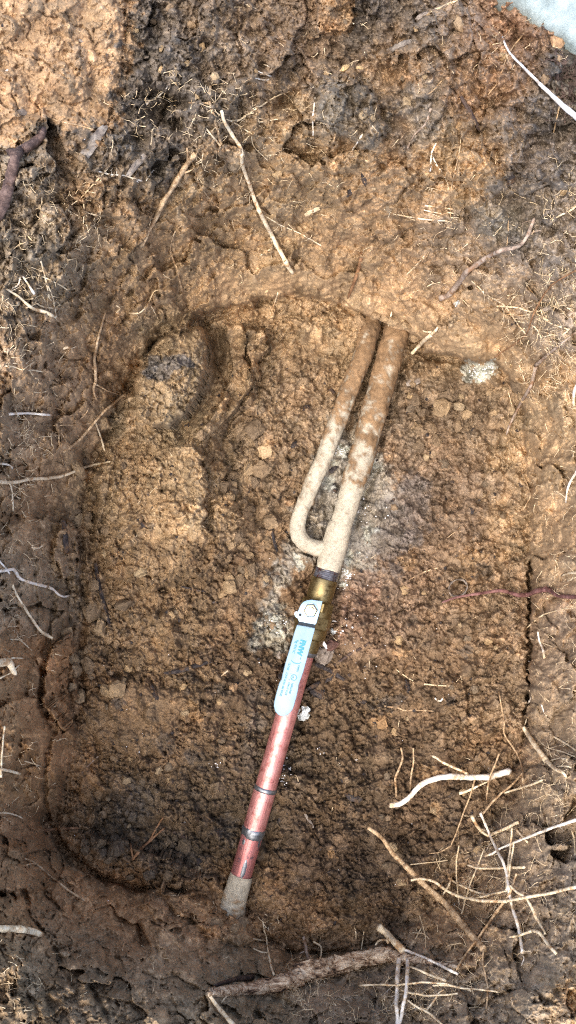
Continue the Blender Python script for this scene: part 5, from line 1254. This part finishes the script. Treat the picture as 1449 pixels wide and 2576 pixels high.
stones = [ # name, label, category, mat, x, y, size, angle, (sx,sy,sz), sub
 ('concrete_chip','whitish concrete chip right of the lever tip','concrete chip','whitestone',764,1794,62,-62,(1,.66,.5),1),
 ('stone','small grey stone wedge right of the pipe tops','stone','stone',1040,965,52,-24,(1,.62,.5),1),
 ('stone','pale broken stone at the top edge','stone','stone',1064,38,48,-10,(1,.6,.5),1),
 ('stone','small whitish pebble below the barked grey root','stone','whitestone',1152,766,34,70,(1,.5,.4),1),
 ('pebble','little white pebble below the weathered wood chip','pebble','white_bit',211,348,14,70,(1,.7,.6),0),
 ('pebble','tiny white pebble on the ochre clay patch','pebble','white_bit',18,177,11,-20,(1,.6,.5),0),
 ('stone_chip','pale blue grey stone chip beside the valve outlet','stone chip','whitestone',839,1588,22,40,(1,.85,.6),0),
 ('charcoal','glossy black charcoal lump between the two old pipes','charcoal','charcoal',840,1182,42,-14,(1,.55,.5),1),
 ('charcoal','black charcoal lump between the pipes nearer the fork','charcoal','charcoal',842,1228,30,80,(1,.6,.5),1),
 ('charcoal','dark slate flake left of the lever middle','charcoal','charcoal',712,1690,50,-50,(1,.66,.35),1),
 ('charcoal','dark stone left of the old pipes','charcoal','charcoal',770,1027,32,-60,(1,.72,.5),1),
 ('charcoal','dark stone left of the old pipes below the first one','charcoal','charcoal',742,1120,34,80,(1,.75,.5),1),
 ('charcoal','black charcoal flake on the upper right slope','charcoal','charcoal',916,452,40,84,(1,.5,.35),1),
 ('charcoal','black charcoal scrap left of the upper right flake','charcoal','charcoal',878,486,34,-40,(1,.55,.35),1),
 ('charcoal','blue black charcoal lump in the crevice at right','charcoal','charcoal',1285,452,48,74,(1,.6,.5),1),
 ('charcoal','dark round stone under the root net on the right wall','charcoal','charcoal',1292,812,20,0,(1,.9,.7),1),
 ('charcoal','dark plum coloured lump at the left of the forked pipe','charcoal','wooddark',836,985,34,70,(1,.55,.5),1),
 ('charcoal','black flake lying on the middle left floor','charcoal','charcoal',418,1458,22,-40,(1,.5,.4),0),
 ('charcoal','pair of black flakes merged below the clay slab','charcoal','charcoal',362,1322,36,10,(1,.6,.4),1),
 ('charcoal','dark oval flake on the smooth shelf at left','charcoal','charcoal',252,1725,26,-10,(1,.5,.4),0),
 ('charcoal','black mass at the right of the lever tip','charcoal','charcoal',800,1745,50,30,(1,.6,.4),1),
 ('charcoal','black lump on the right floor by the pale rootlet','charcoal','charcoal',1024,1730,44,80,(1,.6,.45),1),
 ('charcoal','bluish black flake on the right floor','charcoal','charcoal',914,1766,28,10,(1,.5,.4),0),
 ('charcoal','dark stone below the ochre clod on the right floor','charcoal','charcoal',885,2006,64,16,(1,.42,.4),1),
 ('charcoal','black lump near the pipe end on the floor','charcoal','charcoal',502,2168,36,10,(1,.7,.5),1),
 ('charcoal','round dark pebble left of the lever top','pebble','stone',703,1648,24,0,(1,.95,.7),1),
 ('charcoal','narrow black flake left of the valve','charcoal','charcoal',716,1585,28,84,(1,.45,.4),0),
 ('charcoal','grey black stone at top left of the ochre patch','charcoal','charcoal',9,64,20,10,(1,.7,.5),0),
 ('charcoal','small slate piece in the ochre patch','charcoal','stone',204,102,16,20,(1,.8,.4),0),
 ('charcoal','dark slate piece at the right side of the ochre patch','charcoal','charcoal',270,140,24,84,(1,.5,.4),0),
 ('charcoal','blue black stone at the top edge','charcoal','charcoal',286,4,24,-20,(1,.7,.5),0),
 ('stone','grey stone in dark crumbs at the lower edge of the ochre patch','stone','stone',55,280,32,20,(1,.8,.5),1),
 ('charcoal','black shard on the floor below the right ochre clod','charcoal','charcoal',1208,1008,20,0,(1,.8,.5),0),
 ('charcoal','dark flake inside the raised clod','charcoal','charcoal',452,908,34,60,(1,.4,.3),0),
]
for i, (nm, lb, ct, mt, x, y, L, a, (sx, sy, sz), sub) in enumerate(stones):
    o = link(nm, lump(nm, 1200 + i, sx, sy, sz, 30, sub), M[mt]); tag(o, lb, ct); put(o, x, y, L * .9, a, .8, L * .00001)

# corroded lump beside the valve: a cut stub of old pipe under cement, reddish cap and a white streak
lb = bpy.data.objects.new('corroded_lump', None); COL.objects.link(lb)
tag(lb, 'corroded grey lump with reddish cap and white streak beside the valve', 'corroded lump'); lb.location = at(818, 1640, surf(818, 1640))
def sub(name, me, mat, x, y, L, a, lift, zf=1):
    o = link(name, me, mat); put(o, x, y, L, a, zf, lift); bpy.context.view_layer.update(); Mx = o.matrix_basis.copy(); o.parent = lb; o.matrix_parent_inverse = Matrix.Translation(-lb.location); o.matrix_basis = Mx
sub('body', lump('body', 1401, 1, .72, .6, 34, 2), M['stone'], 818, 1648, 68, -62, .006)
sub('cap', lump('cap', 1402, 1, .86, .6, 34, 1), M['redlump'], 834, 1624, 40, -62, .010)
sub('white_streak', lump('streak', 1403, 1, .30, .22, 26, 1), M['white_bit'], 817, 1622, 34, 72, .0225)

# ring-shaped skeleton of a leaf on the right floor
ts = TubeSet(); pts = []
for t in np.linspace(0, 2 * math.pi, 25):
    x = 1152 + 25 * math.cos(t) * .9 + 6 * math.sin(t); y = 1479 + 20 * math.sin(t) - 9 * math.cos(t); z = surf(x, y) + .004; pts.append(at(x, y, z))
for dz, rr in ((0, .0013), (.0016, .0008)): ts.tube([p + Vector((0, 0, dz)) for p in pts], [rr * (1 + .3 * random.gauss(0, 1)) for _ in pts], 5)
tag(link('leaf_ring', ts.mesh('leaf_ring'), M['stone']), 'greyish ring-shaped leaf remnant left of the purple red root tip', 'leaf')

# distinct clods
clods = [(665,1135,48,0,'round ochre clod in the middle floor left of the pipes',1.12),(1245,1020,0,0,'',1)]
def clod_obj(name, seed, x, y, L, ang, tintf=1.0, lift=.0, me=None):
    o = link(name, me or lump(name, seed, 1, .84, .66, 34, 2), None)
    put(o, x, y, L, ang, 1.0, lift); return o
def soil_mesh(seed, col):
    me = lump('soil_clod', seed, 1, rng.uniform(.7, .95), rng.uniform(.55, .8), 30, 1)
    c = np.array([col] * len(me.vertices)) * np.exp(rng.normal(0, .10, (len(me.vertices), 1))); set_color(me, c); me.materials.append(M['soil']); return me
named = [(1018,818,34,(150,118,80),'tan clod overlapping the right side of the thicker old pipe top'),(986,808,30,(156,122,82),'tan clod sitting on the thicker old pipe top'),(943,796,30,(150,116,78),'tan clod sitting on the thinner old pipe top'),(916,822,26,(146,114,78),'small clod against the left side of the thinner old pipe'),(612,2318,40,(104,82,60),'dark clod against the right side of the buried pipe end'),(545,2322,46,(128,98,66),'brown clod against the left side of the buried pipe end'),(590,2336,34,(120,94,66),'small clod lying on the buried pipe end'),(905,806,40,(160,122,80),'tan clod packed left of the thinner old pipe top'),(968,800,34,(158,122,82),'tan clod wedged between the two old pipe tops'),(1040,846,38,(160,124,84),'tan clod packed right of the thicker old pipe top'),(665,1135,50,(186,146,98),'round ochre clod on the floor left of the old pipes'),(1402,108,54,(176,128,84),'orange brown clod touching the concrete slab'),(355,1440,42,(150,122,84),'round brown clod on the left floor above the charred stick'),
 (1155,60,44,(146,116,84),'square brown clod near the top right wood chip'),(960,1818,44,(164,118,66),'ochre clod on the right floor below the bluish black flake'),(588,1730,28,(170,126,80),'small ochre clod left of the lever'),(1114,1795,0,(0,0,0),''),
 (868,174,34,(206,164,96),'yellow ochre clod near the top centre'),(905,172,22,(206,166,104),'small yellow clod right of the bigger yellow one'),(1118,1036,22,(196,148,100),'pale orange clod on the right floor below the cave'),
 (1155,1022,34,(156,128,94),'tan clod on the right floor beside the pale orange one'),(560,1495,30,(150,116,76),'brown clod on the left floor near the charred stick')]
for i, (x, y, L, c, lbl) in enumerate(named):
    if not L: continue
    o = link('soil_clod', soil_mesh(1500 + i, soil_tone(lin(c)[None, :])[0])); tag(o, lbl, 'soil clod'); put(o, x, y, L, rng.uniform(0, 180), 1.0, .012 if 'old pipe top' in lbl and 'packed' not in lbl and 'wedged' not in lbl else L * .00008)
def rough_clod(seed):
    me = lump('soil_clod', seed, 1, rng.uniform(.72, .95), rng.uniform(.6, .8), 22, 2)
    set_color(me, np.exp(rng.normal(0, .13, (len(me.vertices), 1))) * np.ones((1, 3))); me.materials.append(M['soil']); return me
big = [rough_clod(1900 + i) for i in range(6)]
def tinted(me, c):
    me = me.copy(); a = me.color_attributes['tint']; n = len(me.vertices); A = np.empty(n * 4, np.float32); a.data.foreach_get('color', A); A = A.reshape(-1, 4)
    A[:, :3] *= soil_tone(lin(c)[None, :])[0]; a.data.foreach_set('color', A.ravel()); return me
heap = [('tan', (146, 114, 76)), ('brown', (120, 93, 64)), ('dark brown', (96, 75, 54))]
ridge = [('dull brown', (92, 72, 52)), ('dark', (78, 62, 46)), ('blackish', (66, 54, 44))]
heapm = {nm: [tinted(b, c) for b in big] for nm, c in heap + ridge}
for where, grp, k, f in [('heaped on the mound left of the old pipes', 'mound clods', 36, lambda: (rng.uniform(500, 690), rng.uniform(1080, 1480))),
                         ('strewn down the slope along the left pit wall', 'left slope clods', 39, lambda: (rng.normal(235, 45), rng.uniform(1060, 1820))),
                         ('piled below the cave right of the old pipes', 'cave clods', 27, lambda: (rng.uniform(1030, 1320), rng.uniform(950, 1130))),
                         ('mixed into the dark ridge at the bottom left', 'ridge clods', 18, lambda: (rng.uniform(190, 480), rng.uniform(2100, 2210)))]:
    for i in range(k):
        x, y = f(); tn = (ridge if 'ridge' in grp else heap)[i % 3][0]; L = rng.uniform(20, 36) + 34 * rng.random() ** 3
        o = bpy.data.objects.new('soil_clod', heapm[tn][int(rng.integers(6))]); COL.objects.link(o)
        tag(o, tn + ' rough soil clod ' + where, 'soil clod', tn + ' ' + grp); put(o, x, y, L, rng.uniform(0, 360), 1.0, L * .00012, rng.uniform(-.5, .5))
base = [soil_mesh(1600 + i, (1, 1, 1)) for i in range(5)]
tones = [('pale tan', (158, 128, 90)), ('ochre', (162, 126, 80)), ('dark brown', (98, 80, 62)), ('mid brown', (128, 100, 72))]
places = [('on the right half of the pit floor', 'right pit floor', 44, lambda: (rng.uniform(960,1310), rng.uniform(980,2250))),
          ('on the left half of the pit floor', 'left pit floor', 48, lambda: (rng.uniform(240,700), rng.uniform(1380,2190))),
          ('on the ground above the pit', 'upper ground', 48, lambda: (rng.uniform(340,1440), rng.uniform(10,560)))]
variants = {}
for nm, c in tones:
    for b in base:
        me = b.copy(); a = me.color_attributes['tint']; n = len(me.vertices); A = np.empty(n * 4, np.float32); a.data.foreach_get('color', A); A = A.reshape(-1, 4)
        A[:, :3] *= soil_tone(lin(c)[None, :])[0]; a.data.foreach_set('color', A.ravel()); variants.setdefault(nm, []).append(me)
for where, grp, k, f in places:
    for i in range(k):
        x, y = f()
        if abs(x - AX(y)) < 46: continue
        tn = tones[i % 4][0]; me = variants[tn][int(rng.integers(5))]
        o = bpy.data.objects.new('soil_clod', me); COL.objects.link(o); L = rng.uniform(14, 30)
        tag(o, tn + ' crumbly soil clod lying loose ' + where, 'soil clod', tn + ' loose clods, ' + grp); put(o, x, y, L, rng.uniform(0, 360), 1.0, L * .00004, rng.uniform(-.5, .5))

# white perlite-like grains scattered by the new pipe
bm = bmesh.new()
def grains(cx, cy, sx, sy, k, r0=1.2, r1=3.0):
    for _ in range(k):
        x = cx + rng.normal(0, sx); y = cy + rng.normal(0, sy); r = rng.uniform(r0, r1) * PX
        bmesh.ops.create_icosphere(bm, subdivisions=1, radius=r, matrix=Matrix.Translation(at(x, y, surf(x, y) + .0012)) @ Matrix.Diagonal((rng.uniform(.7, 1.4), rng.uniform(.7, 1.2), .8, 1)))
grains(714, 1938, 8, 14, 22); grains(708, 1965, 7, 10, 10); grains(872, 1452, 10, 14, 14, 1.4, 3.6); grains(848, 1588, 18, 10, 14, 1.4, 3.6); grains(806, 1640, 14, 24, 8); grains(802, 1892, 3, 4, 4, 2, 3.6)
grains(880, 1600, 60, 70, 30, .8, 1.6); grains(500, 1850, 220, 260, 40, .7, 1.6); grains(1050, 1800, 200, 260, 30, .7, 1.5); grains(860, 1470, 90, 60, 20, .7, 1.6); grains(540, 1925, 10, 6, 5, 1, 2)
for gx, gy, gs, gk in [(1195,938,16,36),(1230,930,10,20),(855,1137,9,34),(872,1442,8,16),(1150,766,6,16),(690,1570,20,24),(900,1290,26,30)]: grains(gx, gy, gs, gs * .6, gk, .8, 2.6)
me = bpy.data.meshes.new('white_grains'); bm.to_mesh(me); bm.free()
tag(link('white_grains', me, M['white_bit']), 'tiny white grains scattered on the soil around the new pipe', 'grains', kind='stuff')

# small dark charcoal crumbs mixed into the pit floor
base_c = [lump('charcoal_crumbs', 1800 + i, 1, .7, .5, 14, 0) for i in range(5)]
V = []; F = []
for _ in range(420):
    me = base_c[int(rng.integers(5))]; x = rng.uniform(230, 1310); y = rng.uniform(880, 2330)
    if sdf(np.array([[x]]), np.array([[y]]), FLOOR)[0, 0] > -10 or abs(x - AX(y)) < 44: continue
    o = bpy.data.objects.new('t', me); put(o, x, y, rng.uniform(5, 16) , rng.uniform(0, 360), 1, 0.0005); Mx = Matrix.LocRotScale(o.location, o.rotation_quaternion, o.scale); bpy.data.objects.remove(o)
    b0 = len(V); V += [tuple(Mx @ v.co) for v in me.vertices]; F += [tuple(b0 + i for i in p.vertices) for p in me.polygons]
me = bpy.data.meshes.new('charcoal_crumbs'); me.from_pydata(V, [], F)
tag(link('charcoal_crumbs', me, M['charcoal']), 'small dark charcoal crumbs scattered over the pit floor', 'charcoal crumbs', kind='stuff')

# mulch of dark splinters at the right edge under the slab
base_s = [splinter('mulch', 1700 + i, .2, .09, .06) for i in range(4)]
V = []; F = []
for _ in range(150):
    me = base_s[int(rng.integers(4))]; x = 1430 + rng.normal(0, 34); y = 190 + rng.normal(0, 60)
    if x < 1370: continue
    o = bpy.data.objects.new('t', me); put(o, x, y, rng.uniform(10, 34), rng.uniform(0, 360), 1, .002); Mx = Matrix.LocRotScale(o.location, o.rotation_quaternion, o.scale); bpy.data.objects.remove(o)
    b0 = len(V); V += [tuple(Mx @ v.co) for v in me.vertices]; F += [tuple(b0 + i for i in p.vertices) for p in me.polygons]
me = bpy.data.meshes.new('mulch'); me.from_pydata(V, [], F)
tag(link('mulch', me, M['wooddark']), 'dark shredded mulch below the concrete slab at the right edge', 'mulch', kind='stuff')
